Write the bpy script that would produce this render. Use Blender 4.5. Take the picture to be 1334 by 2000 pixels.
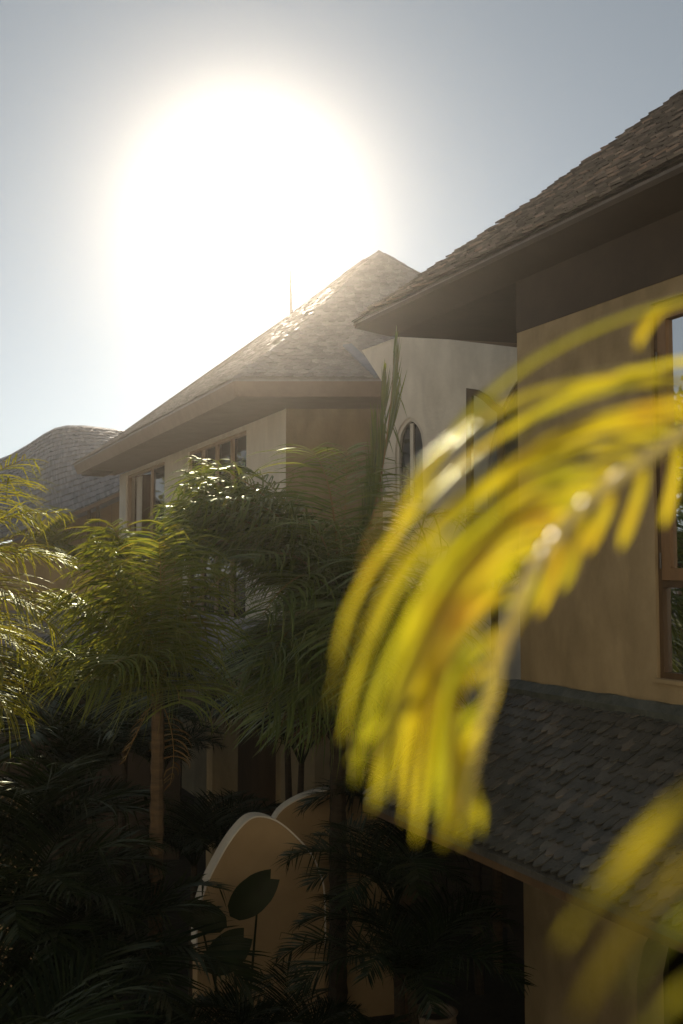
import bpy, bmesh, math, random
from mathutils import Vector, Matrix
from math import radians as R

# ------------------------------------------------------------------ camera, sky, sun, exposure
for o in list(bpy.data.objects):
    bpy.data.objects.remove(o)
SC = bpy.context.scene
COL = SC.collection
H = 4.8                      # eye height above the ground
FPX = 1944.0                 # 35 mm lens on a 36 mm tall frame, in photo pixels
PITCH = math.atan(124 / FPX)
cam = bpy.data.cameras.new('camera')
cam.sensor_fit = 'VERTICAL'
cam.sensor_height = 36.0
cam.sensor_width = 24.0
cam.lens = 35.0
cam.clip_start = 0.05
cam.clip_end = 3000
cam.dof.use_dof = True
cam.dof.focus_distance = 10.0
cam.dof.aperture_fstop = 3.1
cam_ob = bpy.data.objects.new('camera', cam)
COL.objects.link(cam_ob)
cam_ob.location = (0, 0, H)
cam_ob.rotation_euler = (R(90) + PITCH, 0, 0)
SC.camera = cam_ob


def ray(px, py):
    u = (px - 667) / FPX
    v = (1000 - py) / FPX
    c, s = math.cos(PITCH), math.sin(PITCH)
    return Vector((u, c - v * s, s + v * c))


def at(px, py, Y):
    """world point seen at photo pixel (px, py) at forward distance Y"""
    d = ray(px, py)
    return Vector((0, 0, H)) + d * (Y / d.y)


SUN_DIR = ray(485, 392).normalized()
SUN_EL = math.asin(SUN_DIR.z)
SUN_AZ = math.atan2(SUN_DIR.x, SUN_DIR.y)

world = bpy.data.worlds.new('World')
SC.world = world
world.use_nodes = True
wn = world.node_tree
wn.nodes.clear()
w_out = wn.nodes.new('ShaderNodeOutputWorld')
sky = wn.nodes.new('ShaderNodeTexSky')
sky.sky_type = 'NISHITA'
sky.sun_disc = False
sky.sun_elevation = SUN_EL
sky.sun_rotation = SUN_AZ
sky.air_density = 0.9
sky.dust_density = 0.08
sky.ozone_density = 1.0
hs = wn.nodes.new('ShaderNodeHueSaturation')
hs.inputs['Saturation'].default_value = 0.32
bg = wn.nodes.new('ShaderNodeBackground')
bg.inputs['Strength'].default_value = 0.05
wn.links.new(sky.outputs[0], hs.inputs['Color'])
wn.links.new(hs.outputs[0], bg.inputs['Color'])
# bright aureole of the hazy sky round the sun
geo = wn.nodes.new('ShaderNodeTexCoord')
nrm = wn.nodes.new('ShaderNodeVectorMath'); nrm.operation = 'NORMALIZE'
wn.links.new(geo.outputs['Generated'], nrm.inputs[0])
dot = wn.nodes.new('ShaderNodeVectorMath'); dot.operation = 'DOT_PRODUCT'
wn.links.new(nrm.outputs[0], dot.inputs[0])
dot.inputs[1].default_value = SUN_DIR


def wmath(op, a, b=None):
    n = wn.nodes.new('ShaderNodeMath'); n.operation = op
    for i, x in enumerate((a, b)):
        if x is None:
            continue
        if isinstance(x, (int, float)):
            n.inputs[i].default_value = x
        else:
            wn.links.new(x, n.inputs[i])
    return n.outputs[0]


ang = wmath('ARCCOSINE', wmath('MINIMUM', dot.outputs['Value'], 0.999999))


def gauss(sig_deg, amp):
    q = wmath('DIVIDE', ang, R(sig_deg))
    return wmath('MULTIPLY', wmath('EXPONENT', wmath('MULTIPLY', wmath('MULTIPLY', q, q), -1.0)), amp)


def expo(sig_deg, amp):
    return wmath('MULTIPLY', wmath('EXPONENT', wmath('MULTIPLY', wmath('DIVIDE', ang, R(sig_deg)), -1.0)), amp)


# the haze is whitest low over the horizon under the sun
side = wn.nodes.new('ShaderNodeVectorMath'); side.operation = 'DOT_PRODUCT'
wn.links.new(nrm.outputs[0], side.inputs[0])
side.inputs[1].default_value = Vector((math.cos(SUN_AZ), -math.sin(SUN_AZ), 0))
front = wn.nodes.new('ShaderNodeVectorMath'); front.operation = 'DOT_PRODUCT'
wn.links.new(nrm.outputs[0], front.inputs[0])
front.inputs[1].default_value = Vector((math.sin(SUN_AZ), math.cos(SUN_AZ), 0))
sepz = wn.nodes.new('ShaderNodeSeparateXYZ')
wn.links.new(nrm.outputs[0], sepz.inputs[0])


def bell(x, w):
    q = wmath('DIVIDE', x, w)
    return wmath('EXPONENT', wmath('MULTIPLY', wmath('MULTIPLY', q, q), -1.0))


low = wmath('MULTIPLY', wmath('MULTIPLY', bell(side.outputs['Value'], 0.34), bell(sepz.outputs['Z'], 0.26)), wmath('MULTIPLY', wmath('GREATER_THAN', front.outputs['Value'], 0.0), 0.19))
aur = wmath('ADD', wmath('ADD', wmath('ADD', gauss(4.5, 0.2), 0.065), low), gauss(14.0, 0.03))
bg2 = wn.nodes.new('ShaderNodeBackground')
bg2.inputs['Color'].default_value = (0.60, 0.88, 1.0, 1)
wn.links.new(aur, bg2.inputs['Strength'])
adds = wn.nodes.new('ShaderNodeAddShader')
wn.links.new(bg.outputs[0], adds.inputs[0])
wn.links.new(bg2.outputs[0], adds.inputs[1])
wn.links.new(adds.outputs[0], w_out.inputs['Surface'])

sl = bpy.data.lights.new('sun', 'SUN')
sl.energy = 5.0
sl.angle = R(0.5)
sl.color = (1.0, 0.87, 0.70)
sun = bpy.data.objects.new('sun', sl)
COL.objects.link(sun)
sun.rotation_euler = SUN_DIR.to_track_quat('Z', 'Y').to_euler()
sun.location = (0, 0, 30)

SC.view_settings.view_transform = 'Standard'
SC.view_settings.look = 'None'
SC.view_settings.exposure = 0.28
SC.view_settings.gamma = 1.0
SC.view_settings.use_curve_mapping = False
SC.cycles.max_bounces = 8
SC.cycles.transmission_bounces = 4
SC.cycles.transparent_max_bounces = 8
SC.cycles.volume_bounces = 0
SC.cycles.sample_clamp_indirect = 3.0
SC.cycles.use_denoising = True

RNG = random.Random(7)


# ------------------------------------------------------------------ materials
def mat(name):
    m = bpy.data.materials.new(name)
    m.use_nodes = True
    nt = m.node_tree
    nt.nodes.clear()
    out = nt.nodes.new('ShaderNodeOutputMaterial')
    return m, nt, out


def N(nt, t, **kw):
    n = nt.nodes.new(t)
    for k, v in kw.items():
        setattr(n, k, v)
    return n


def surf(name, c1, c2, scale=4.0, stretch=(1, 1, 1), rough=0.75, bump=0.15, fine=40.0, island=0.0, spec=0.4,
         c3=None, streak=None):
    """two-tone noisy surface; island > 0 adds tone variation per loose piece (tile)"""
    m, nt, out = mat(name)
    L = nt.links.new
    p = N(nt, 'ShaderNodeBsdfPrincipled')
    p.inputs['Roughness'].default_value = rough
    p.inputs['Specular IOR Level'].default_value = spec
    tc = N(nt, 'ShaderNodeTexCoord')
    mp = N(nt, 'ShaderNodeMapping')
    mp.inputs['Scale'].default_value = stretch
    L(tc.outputs['Object'], mp.inputs['Vector'])
    nz = N(nt, 'ShaderNodeTexNoise')
    nz.inputs['Scale'].default_value = scale
    nz.inputs['Detail'].default_value = 6
    nz.inputs['Roughness'].default_value = 0.65
    L(mp.outputs[0], nz.inputs['Vector'])
    rp = N(nt, 'ShaderNodeValToRGB')
    rp.color_ramp.elements[0].position = 0.3
    rp.color_ramp.elements[1].position = 0.72
    rp.color_ramp.elements[0].color = (*c1, 1)
    rp.color_ramp.elements[1].color = (*c2, 1)
    L(nz.outputs['Fac'], rp.inputs['Fac'])
    col = rp.outputs['Color']
    if streak:
        mp2 = N(nt, 'ShaderNodeMapping')
        mp2.inputs['Scale'].default_value = (1.9, 1.9, 0.75)
        L(tc.outputs['Object'], mp2.inputs['Vector'])
        n2 = N(nt, 'ShaderNodeTexNoise')
        n2.inputs['Scale'].default_value = 1.6
        n2.inputs['Detail'].default_value = 8
        n2.inputs['Distortion'].default_value = 0.7
        L(mp2.outputs[0], n2.inputs['Vector'])
        r2 = N(nt, 'ShaderNodeValToRGB')
        r2.color_ramp.elements[0].position = 0.38
        r2.color_ramp.elements[1].position = 0.62
        r2.color_ramp.elements[0].color = (streak, streak, streak, 1)
        r2.color_ramp.elements[1].color = (1, 1, 1, 1)
        L(n2.outputs['Fac'], r2.inputs['Fac'])
        mx = N(nt, 'ShaderNodeMix', data_type='RGBA', blend_type='MULTIPLY')
        mx.inputs[0].default_value = 1.0
        L(col, mx.inputs[6]); L(r2.outputs[0], mx.inputs[7])
        col = mx.outputs[2]
    if island > 0:
        g = N(nt, 'ShaderNodeNewGeometry')
        r3 = N(nt, 'ShaderNodeValToRGB')
        r3.color_ramp.elements[0].color = (1 - island, 1 - island, 1 - island, 1)
        r3.color_ramp.elements[1].color = (1 + island, 1 + island * 0.9, 1 + island * 0.85, 1)
        if c3:
            e = r3.color_ramp.elements.new(0.82)
            e.color = (1.05, 1.0, 1.0, 1)
            e = r3.color_ramp.elements.new(0.9)
            e.color = (*c3, 1)
        L(g.outputs['Random Per Island'], r3.inputs['Fac'])
        mx = N(nt, 'ShaderNodeMix', data_type='RGBA', blend_type='MULTIPLY')
        mx.inputs[0].default_value = 1.0
        L(col, mx.inputs[6]); L(r3.outputs[0], mx.inputs[7])
        col = mx.outputs[2]
    L(col, p.inputs['Base Color'])
    nf = N(nt, 'ShaderNodeTexNoise')
    nf.inputs['Scale'].default_value = fine
    nf.inputs['Detail'].default_value = 4
    L(tc.outputs['Object'], nf.inputs['Vector'])
    bp = N(nt, 'ShaderNodeBump')
    bp.inputs['Strength'].default_value = bump
    bp.inputs['Distance'].default_value = 0.02
    L(nf.outputs['Fac'], bp.inputs['Height'])
    L(bp.outputs[0], p.inputs['Normal'])
    L(p.outputs[0], out.inputs['Surface'])
    return m


def leafmat(name, ca, cb, ta, tb, rough=0.35, gloss=0.12, tr=0.45, cap=0.22, patch=6.0):
    """leaf: diffuse + translucent + sheen of the cuticle, tone per leaflet"""
    m, nt, out = mat(name)
    L = nt.links.new
    g = N(nt, 'ShaderNodeNewGeometry')
    r1 = N(nt, 'ShaderNodeValToRGB')
    r1.color_ramp.elements[0].color = (*ca, 1); r1.color_ramp.elements[1].color = (*cb, 1)
    r2 = N(nt, 'ShaderNodeValToRGB')
    r2.color_ramp.elements[0].color = (*ta, 1); r2.color_ramp.elements[1].color = (*tb, 1)
    L(g.outputs['Random Per Island'], r1.inputs['Fac'])
    L(g.outputs['Random Per Island'], r2.inputs['Fac'])
    d = N(nt, 'ShaderNodeBsdfDiffuse')
    t = N(nt, 'ShaderNodeBsdfTranslucent')
    L(r1.outputs[0], d.inputs['Color']); L(r2.outputs[0], t.inputs['Color'])
    mx = N(nt, 'ShaderNodeMixShader'); mx.inputs[0].default_value = tr
    L(d.outputs[0], mx.inputs[1]); L(t.outputs[0], mx.inputs[2])
    gl = N(nt, 'ShaderNodeBsdfGlossy'); gl.inputs['Roughness'].default_value = rough
    gl.inputs['Color'].default_value = (0.85, 0.9, 0.7, 1)
    fr = N(nt, 'ShaderNodeFresnel'); fr.inputs['IOR'].default_value = 1.4
    ad = N(nt, 'ShaderNodeMath', operation='MULTIPLY'); ad.inputs[1].default_value = gloss * 8
    L(fr.outputs[0], ad.inputs[0])
    cl = N(nt, 'ShaderNodeMath', operation='MINIMUM'); cl.inputs[1].default_value = cap
    L(ad.outputs[0], cl.inputs[0])
    # browned and yellowed patches along the blades
    tc = N(nt, 'ShaderNodeTexCoord')
    nz = N(nt, 'ShaderNodeTexNoise'); nz.inputs['Scale'].default_value = patch; nz.inputs['Detail'].default_value = 5
    L(tc.outputs['Object'], nz.inputs['Vector'])
    pr = N(nt, 'ShaderNodeValToRGB')
    pr.color_ramp.elements[0].position = 0.52; pr.color_ramp.elements[1].position = 0.75
    pr.color_ramp.elements[0].color = (1, 1, 1, 1); pr.color_ramp.elements[1].color = (0.95, 0.68, 0.8, 1)
    L(nz.outputs['Fac'], pr.inputs['Fac'])
    for ramp, sh in ((r1, d), (r2, t)):
        mm = N(nt, 'ShaderNodeMix', data_type='RGBA', blend_type='MULTIPLY'); mm.inputs[0].default_value = 1.0
        L(ramp.outputs[0], mm.inputs[6]); L(pr.outputs[0], mm.inputs[7]); L(mm.outputs[2], sh.inputs['Color'])
    m2 = N(nt, 'ShaderNodeMixShader')
    L(cl.outputs[0], m2.inputs[0])
    L(mx.outputs[0], m2.inputs[1]); L(gl.outputs[0], m2.inputs[2])
    L(m2.outputs[0], out.inputs['Surface'])
    return m


def glassmat(name, clear):
    m, nt, out = mat(name)
    L = nt.links.new
    tr = N(nt, 'ShaderNodeBsdfTransparent'); tr.inputs['Color'].default_value = (0.92, 0.94, 0.93, 1)
    dk = N(nt, 'ShaderNodeBsdfDiffuse'); dk.inputs['Color'].default_value = (0.012, 0.013, 0.012, 1)
    gl = N(nt, 'ShaderNodeBsdfGlossy'); gl.inputs['Roughness'].default_value = 0.02
    nz = N(nt, 'ShaderNodeTexNoise'); nz.inputs['Scale'].default_value = 1.3
    tc = N(nt, 'ShaderNodeTexCoord'); L(tc.outputs['Object'], nz.inputs['Vector'])
    bp = N(nt, 'ShaderNodeBump'); bp.inputs['Strength'].default_value = 0.05; L(nz.outputs['Fac'], bp.inputs['Height'])
    L(bp.outputs[0], gl.inputs['Normal'])
    m1 = N(nt, 'ShaderNodeMixShader'); m1.inputs[0].default_value = clear
    L(dk.outputs[0], m1.inputs[1]); L(tr.outputs[0], m1.inputs[2])
    fr = N(nt, 'ShaderNodeFresnel'); fr.inputs['IOR'].default_value = 1.5
    m2 = N(nt, 'ShaderNodeMixShader')
    L(fr.outputs[0], m2.inputs[0]); L(m1.outputs[0], m2.inputs[1]); L(gl.outputs[0], m2.inputs[2])
    L(m2.outputs[0], out.inputs['Surface'])
    return m


M = {
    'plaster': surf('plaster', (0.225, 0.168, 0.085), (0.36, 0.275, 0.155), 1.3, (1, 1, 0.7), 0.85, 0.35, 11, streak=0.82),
    'plaster_grey': surf('plaster_grey', (0.62, 0.57, 0.48), (0.76, 0.71, 0.61), 1.4, (1, 1, 0.6), 0.85, 0.3, 14, streak=0.86),
    'plaster_pale': surf('plaster_pale', (0.74, 0.68, 0.57), (0.83, 0.78, 0.68), 1.6, (1, 1, 0.4), 0.85, 0.10, 30, streak=0.93),
    'plaster_tan': surf('plaster_tan', (0.26, 0.18, 0.09), (0.36, 0.255, 0.135), 1.2, (1, 1, 1), 0.85, 0.1, 30),
    'slate': surf('slate', (0.12, 0.11, 0.10), (0.28, 0.255, 0.23), 5, (1, 1, 1), 0.30, 0.25, 30, island=0.6, spec=0.6, c3=(1.6, 1.3, 1.15)),
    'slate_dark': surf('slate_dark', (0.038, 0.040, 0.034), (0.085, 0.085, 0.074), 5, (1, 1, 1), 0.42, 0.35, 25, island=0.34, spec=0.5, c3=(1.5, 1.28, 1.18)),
    'slate_pale': surf('slate_pale', (0.20, 0.19, 0.19), (0.29, 0.275, 0.27), 5, (1, 1, 1), 0.6, 0.2, 30, island=0.2),
    'shingle': surf('shingle', (0.14, 0.16, 0.20), (0.225, 0.25, 0.295), 3, (1, 1, 1), 0.7, 0.2, 20, island=0.24),
    'flashing': surf('flashing', (0.03, 0.036, 0.028), (0.085, 0.09, 0.075), 7, (1, 1, 1), 0.5, 0.6, 16),
    'fascia': surf('fascia', (0.17, 0.115, 0.08), (0.22, 0.155, 0.115), 3, (1, 1, 1), 0.7, 0.05, 30),
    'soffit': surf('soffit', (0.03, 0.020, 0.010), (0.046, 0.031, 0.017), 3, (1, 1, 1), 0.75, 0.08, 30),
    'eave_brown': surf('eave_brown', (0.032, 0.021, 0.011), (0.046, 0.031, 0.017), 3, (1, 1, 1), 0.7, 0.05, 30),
    'dark_wood': surf('dark_wood', (0.055, 0.034, 0.016), (0.10, 0.062, 0.030), 5, (1, 1, 0.12), 0.5, 0.2, 24),
    'wood': surf('wood', (0.13, 0.075, 0.033), (0.21, 0.125, 0.06), 6, (1, 1, 0.12), 0.5, 0.2, 24),
    'pale_wood': surf('pale_wood', (0.38, 0.27, 0.18), (0.48, 0.36, 0.25), 6, (1, 1, 0.12), 0.55, 0.1, 24),
    'white_wood': surf('white_wood', (0.52, 0.48, 0.41), (0.62, 0.58, 0.5), 6, (1, 1, 0.2), 0.55, 0.1, 24),
    'metal': surf('metal', (0.04, 0.04, 0.04), (0.09, 0.085, 0.08), 9, (1, 1, 1), 0.4, 0.1, 40),
    'cloth': surf('cloth', (0.6, 0.57, 0.52), (0.7, 0.67, 0.62), 5, (1, 1, 0.2), 0.9, 0.1, 40),
    'terracotta': surf('terracotta', (0.14, 0.11, 0.08), (0.22, 0.17, 0.12), 5, (1, 1, 1), 0.8, 0.2, 30),
    'soil': surf('soil', (0.016, 0.014, 0.009), (0.04, 0.034, 0.022), 1.5, (1, 1, 1), 0.95, 0.6, 12),
    'bark': surf('bark', (0.04, 0.026, 0.013), (0.11, 0.07, 0.032), 3, (2, 2, 9), 0.85, 0.5, 18),
    'bark_dark': surf('bark_dark', (0.02, 0.014, 0.007), (0.05, 0.035, 0.017), 3, (2, 2, 9), 0.85, 0.5, 18),
    'petiole': surf('petiole', (0.19, 0.12, 0.028), (0.30, 0.18, 0.045), 6, (1, 1, 0.2), 0.5, 0.1, 24),
    'leaf': leafmat('leaf', (0.050, 0.078, 0.017), (0.12, 0.15, 0.035), (0.18, 0.22, 0.014), (0.42, 0.38, 0.03), tr=0.45, rough=.45, gloss=.08, cap=.18),
    'leaf_gold': leafmat('leaf_gold', (0.06, 0.08, 0.012), (0.12, 0.135, 0.02), (0.30, 0.31, 0.015), (0.55, 0.47, 0.03), rough=.42, tr=0.52, gloss=.05, cap=.10),
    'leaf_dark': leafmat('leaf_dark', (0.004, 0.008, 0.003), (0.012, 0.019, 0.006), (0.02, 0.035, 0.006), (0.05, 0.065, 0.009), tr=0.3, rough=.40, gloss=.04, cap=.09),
    'leaf_mid': leafmat('leaf_mid', (0.050, 0.085, 0.022), (0.125, 0.165, 0.042), (0.16, 0.23, 0.016), (0.38, 0.38, 0.035), tr=0.42, rough=.42, gloss=.09, cap=.22),
    'leaf_dead': leafmat('leaf_dead', (0.10, 0.06, 0.025), (0.20, 0.13, 0.055), (0.12, 0.07, 0.02), (0.25, 0.15, 0.05), tr=0.3, rough=.6, gloss=.03, cap=.05),
    'leaf_yellow': leafmat('leaf_yellow', (0.13, 0.14, 0.010), (0.28, 0.21, 0.014), (0.42, 0.42, 0.010), (0.82, 0.62, 0.018), rough=0.28, gloss=0.12, tr=0.66, cap=.5, patch=14.0),
    'rachis_yellow': surf('rachis_yellow', (0.50, 0.42, 0.12), (0.62, 0.52, 0.20), 8, (1, 1, 1), 0.42, 0.03, 24, spec=0.9),
    'glass': glassmat('glass', 0.0),
    'glass_clear': glassmat('glass_clear', 0.85),
}


# ------------------------------------------------------------------ object helpers
def link(name, me, m, parent=None):
    o = bpy.data.objects.new(name, me)
    COL.objects.link(o)
    if m is not None:
        me.materials.append(M[m] if isinstance(m, str) else m)
    if parent:
        o.parent = parent
        o.location = -parent.location if parent.parent is None else (0, 0, 0)
    return o


def tag(o, label=None, cat=None, group=None, kind=None):
    if label: o['label'] = label
    if cat: o['category'] = cat
    if group: o['group'] = group
    if kind: o['kind'] = kind
    return o


def thing(name, label, cat, loc, group=None):
    o = bpy.data.objects.new(name, None)
    o.empty_display_size = 0.2
    COL.objects.link(o)
    o.location = Vector(loc)
    return tag(o, label, cat, group)


class MB:
    """collects world-space geometry into one mesh"""
    def __init__(s):
        s.v = []; s.f = []

    def add(s, vs, fs):
        b = len(s.v)
        s.v.extend([tuple(p) for p in vs])
        s.f.extend([tuple(i + b for i in f) for f in fs])

    def hexa(s, p):
        s.add(p, [(0, 3, 2, 1), (4, 5, 6, 7), (0, 1, 5, 4), (1, 2, 6, 5), (2, 3, 7, 6), (3, 0, 4, 7)])

    def box(s, fr, a0, a1, b0, b1, z0, z1):
        s.hexa([fr(a, b, z) for z in (z0, z1) for a, b in ((a0, b0), (a1, b0), (a1, b1), (a0, b1))])

    def bar(s, p, q, w, h, up=Vector((0, 0, 1))):
        p, q = Vector(p), Vector(q)
        d = (q - p).normalized()
        x = d.cross(up)
        if x.length < 1e-4:
            x = Vector((1, 0, 0))
        x.normalize()
        y = x.cross(d)
        pts = []
        for c in (p, q):
            for i, j in ((-1, -1), (1, -1), (1, 1), (-1, 1)):
                pts.append(c + x * (i * w / 2) + y * (j * h / 2))
        s.hexa(pts)

    def tube(s, pts, rads, n=7):
        b = len(s.v)
        pts = [Vector(p) for p in pts]
        x = None
        for i, p in enumerate(pts):
            d = (pts[min(i + 1, len(pts) - 1)] - pts[max(i - 1, 0)]).normalized()
            if x is None:
                x = d.orthogonal().normalized()
            else:
                x = (x - d * x.dot(d)).normalized()
            y = d.cross(x)
            for k in range(n):
                a = 2 * math.pi * k / n
                s.v.append(tuple(p + (x * math.cos(a) + y * math.sin(a)) * rads[i]))
        for i in range(len(pts) - 1):
            for k in range(n):
                k2 = (k + 1) % n
                s.f.append((b + i * n + k, b + i * n + k2, b + (i + 1) * n + k2, b + (i + 1) * n + k))
        s.f.append(tuple(b + k for k in range(n))[::-1])
        s.f.append(tuple(b + (len(pts) - 1) * n + k for k in range(n)))

    def build(s, name, m, parent=None, smooth=False):
        me = bpy.data.meshes.new(name)
        me.from_pydata(s.v, [], s.f)
        me.update()
        if smooth:
            for p in me.polygons:
                p.use_smooth = True
        return link(name, me, m, parent)


def frame(o, a):
    """local frame: a along the wall, b outwards (towards the viewer), z up (absolute)"""
    o = Vector((o[0], o[1])); a = Vector((a[0], a[1])).normalized()
    b = Vector((a.y, -a.x))
    def f(s, t, z):
        return Vector((o.x + a.x * s + b.x * t, o.y + a.y * s + b.y * t, z))
    f.o, f.a, f.b = o, a, b
    return f


def slab(fr, outer, holes, b0, b1):
    """wall slab in frame fr (outline and holes in (a, z)), between depths b0 and b1"""
    bm = bmesh.new()
    loops = [outer] + list(holes)
    for depth in (b0, b1):
        edges = []
        for lp in loops:
            vs = [bm.verts.new(fr(a, depth, z)) for a, z in lp]
            for i in range(len(vs)):
                edges.append(bm.edges.new((vs[i], vs[(i + 1) % len(vs)])))
        bmesh.ops.triangle_fill(bm, edges=edges, use_beauty=True, use_dissolve=False)
    for lp in loops:
        n = len(lp)
        A = [bm.verts.new(fr(a, b0, z)) for a, z in lp]
        B = [bm.verts.new(fr(a, b1, z)) for a, z in lp]
        for i in range(n):
            j = (i + 1) % n
            bm.faces.new((A[i], A[j], B[j], B[i]))
    bmesh.ops.remove_doubles(bm, verts=bm.verts, dist=1e-5)
    bmesh.ops.recalc_face_normals(bm, faces=bm.faces)
    me = bpy.data.meshes.new('slab')
    bm.to_mesh(me); bm.free()
    return me


def arch_pts(a0, a1, z0, z1, zs, n=10, pointed=0.35):
    """closed outline of an arched opening; spring line at zs, apex at z1"""
    am, hw = (a0 + a1) / 2, (a1 - a0) / 2
    pts = [(a0, z0), (a1, z0), (a1, zs)]
    for i in range(1, 2 * n):
        t = i / (2 * n)
        x = a1 - (a1 - a0) * t
        q = abs(x - am) / hw
        pts.append((x, zs + (z1 - zs) * ((1 - q ** 2) ** 0.5 * (1 - pointed) + (1 - q) * pointed)))
    pts.append((a0, zs))
    return pts


def ring_slab(fr, outer, inner, b0, b1):
    return slab(fr, outer, [inner], b0, b1)


def inset(pts, d):
    """shrink a closed outline towards its inside by d"""
    n = len(pts); out = []
    area = sum(pts[i][0] * pts[(i + 1) % n][1] - pts[(i + 1) % n][0] * pts[i][1] for i in range(n))
    sg = 1 if area > 0 else -1
    for i in range(n):
        p0, p1, p2 = Vector(pts[i - 1]), Vector(pts[i]), Vector(pts[(i + 1) % n])
        e1 = (p1 - p0); e2 = (p2 - p1)
        if e1.length < 1e-6 or e2.length < 1e-6:
            out.append(tuple(p1)); continue
        e1.normalize(); e2.normalize()
        n1 = Vector((-e1.y, e1.x)) * sg; n2 = Vector((-e2.y, e2.x)) * sg
        b = n1 + n2
        if b.length < 1e-3:
            out.append(tuple(p1 + n1 * d)); continue
        b.normalize()
        out.append(tuple(p1 + b * (d / max(0.35, b.dot(n1)))))
    return out


# ------------------------------------------------------------------ roofs of separate tiles
def inside_poly(p, poly):
    x, y = p; c = False
    n = len(poly)
    for i in range(n):
        x1, y1 = poly[i]; x2, y2 = poly[i - 1]
        if (y1 > y) != (y2 > y) and x < (x2 - x1) * (y - y1) / (y2 - y1) + x1:
            c = not c
    return c


def tile_shape(kind, w, L):
    if kind == 'pointed':
        return [(-w / 2, L), (-w / 2, w * 0.55), (-w * 0.08, 0), (w * 0.08, 0), (w / 2, w * 0.55), (w / 2, L)]
    if kind == 'scallop':
        return [(-w / 2, L), (-w / 2, w * 0.5), (-w * 0.36, w * 0.2), (-w * 0.1, 0), (w * 0.1, 0), (w * 0.36, w * 0.2), (w / 2, w * 0.5), (w / 2, L)]
    return [(-w / 2, L), (-w / 2, 0), (w / 2, 0), (w / 2, L)]


LIFT = 2.2


def tiles(mb, mp, poly, w, ex, kind, rng, th=0.014, jl=0.006, jt=0.1, over=1.25):
    """cover polygon poly (s, t) of the surface mp(s, t) with separate lapped tiles, each its own piece"""
    s0 = min(p[0] for p in poly); s1 = max(p[0] for p in poly)
    t0 = min(p[1] for p in poly); t1 = max(p[1] for p in poly)
    rows = int((t1 - t0) / ex) + 1
    e = 0.01
    for r in range(rows):
        t = t0 + r * ex
        s = s0 - w * (0.5 if r % 2 else 0.0) - rng.random() * w * 0.12
        while s < s1 + w:
            ww = w * (1 + rng.uniform(-0.12, 0.12))
            c = (s + ww / 2, t + ex * 0.5)
            s += ww
            if not inside_poly(c, poly):
                continue
            tt = t + rng.uniform(-jt, jt) * ex
            L = ex * over * (2 if kind == 'pointed' else 1.35)
            L = min(L, max(0.5 * ex, t1 - tt))
            p = mp(*c); ds = (mp(c[0] + e, c[1]) - p) / e; dt = (mp(c[0], c[1] + e) - p) / e
            ds.normalize(); dt.normalize()
            n = ds.cross(dt).normalized()
            if n.z < 0:
                n = -n
            lift = th * LIFT + rng.uniform(0, jl) * 2
            base = 0.004 + rng.uniform(0, jl)
            roll = rng.uniform(-1, 1) * jl * 0.8
            o = mp(c[0], tt)
            top = []; bot = []
            for (x, y) in tile_shape(kind, ww * 0.985, L):
                h = base + lift * (1 - y / L) + roll * x / ww * 2
                q = o + ds * x + dt * y + n * h
                top.append(q); bot.append(q - n * th)
            k = len(top)
            fs = [tuple(range(k))[::-1]]
            for i in range(k):
                j = (i + 1) % k
                fs.append((i, j, k + j, k + i))
            mb.add(top + bot, fs)


def plane_map(O, e, up, warp=None):
    O, e, up = Vector(O), Vector(e), Vector(up)
    def f(s, t):
        p = O + e * s + up * t
        if warp:
            p = warp(p)
        return p
    return f


def deck(mb, mp, poly, n=12, off=0.012, th=0.03):
    """closed board layer under the tiles: fans of the polygon"""
    c = (sum(p[0] for p in poly) / len(poly), sum(p[1] for p in poly) / len(poly))
    P = []
    for i in range(len(poly)):
        p, q = poly[i], poly[(i + 1) % len(poly)]
        for k in range(n):
            P.append((p[0] + (q[0] - p[0]) * k / n, p[1] + (q[1] - p[1]) * k / n))
    rings = 6
    vs = []; fs = []
    K = len(P)
    for lay in (off, off + th):
        b = len(vs)
        for r in range(rings):
            f = 1 - r / rings
            for p in P:
                vs.append(mp(c[0] + (p[0] - c[0]) * f, c[1] + (p[1] - c[1]) * f) - Vector((0, 0, lay)))
        vs.append(mp(*c) - Vector((0, 0, lay)))
        for r in range(rings - 1):
            for i in range(K):
                j = (i + 1) % K
                fs.append((b + r * K + i, b + r * K + j, b + (r + 1) * K + j, b + (r + 1) * K + i))
        for i in range(K):
            fs.append((b + (rings - 1) * K + i, b + (rings - 1) * K + (i + 1) % K, b + rings * K))
    lo = rings * K + 1
    for i in range(K):
        j = (i + 1) % K
        fs.append((i, j, lo + j, lo + i))
    mb.add(vs, fs)


def hip_caps(mb, pts, w, step, rng, up=0.05):
    """lapped cap tiles along a polyline"""
    for a, b in zip(pts[:-1], pts[1:]):
        L = (b - a).length; k = max(1, int(L / step))
        d = (b - a).normalized()
        x = d.cross(Vector((0, 0, 1))).normalized()
        n = x.cross(d)
        for i in range(k):
            o = a + (b - a) * (i / k)
            q = o + d * (L / k * 1.25)
            j = rng.uniform(-0.004, 0.006)
            ridge0 = o + n * (up + 0.018 + j); ridge1 = q + n * (up + j)
            for sg in (-1, 1):
                p0 = ridge0; p1 = ridge1
                p2 = q + x * sg * w - n * (0.02 - up * 0.3); p3 = o + x * sg * w - n * (0.0 - up * 0.3)
                vs = [p0, p1, p2, p3] + [p - n * 0.016 for p in (p0, p1, p2, p3)]
                mb.add(vs, [(0, 1, 2, 3), (7, 6, 5, 4), (0, 3, 7, 4), (1, 5, 6, 2), (2, 6, 7, 3), (0, 4, 5, 1)])


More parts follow.
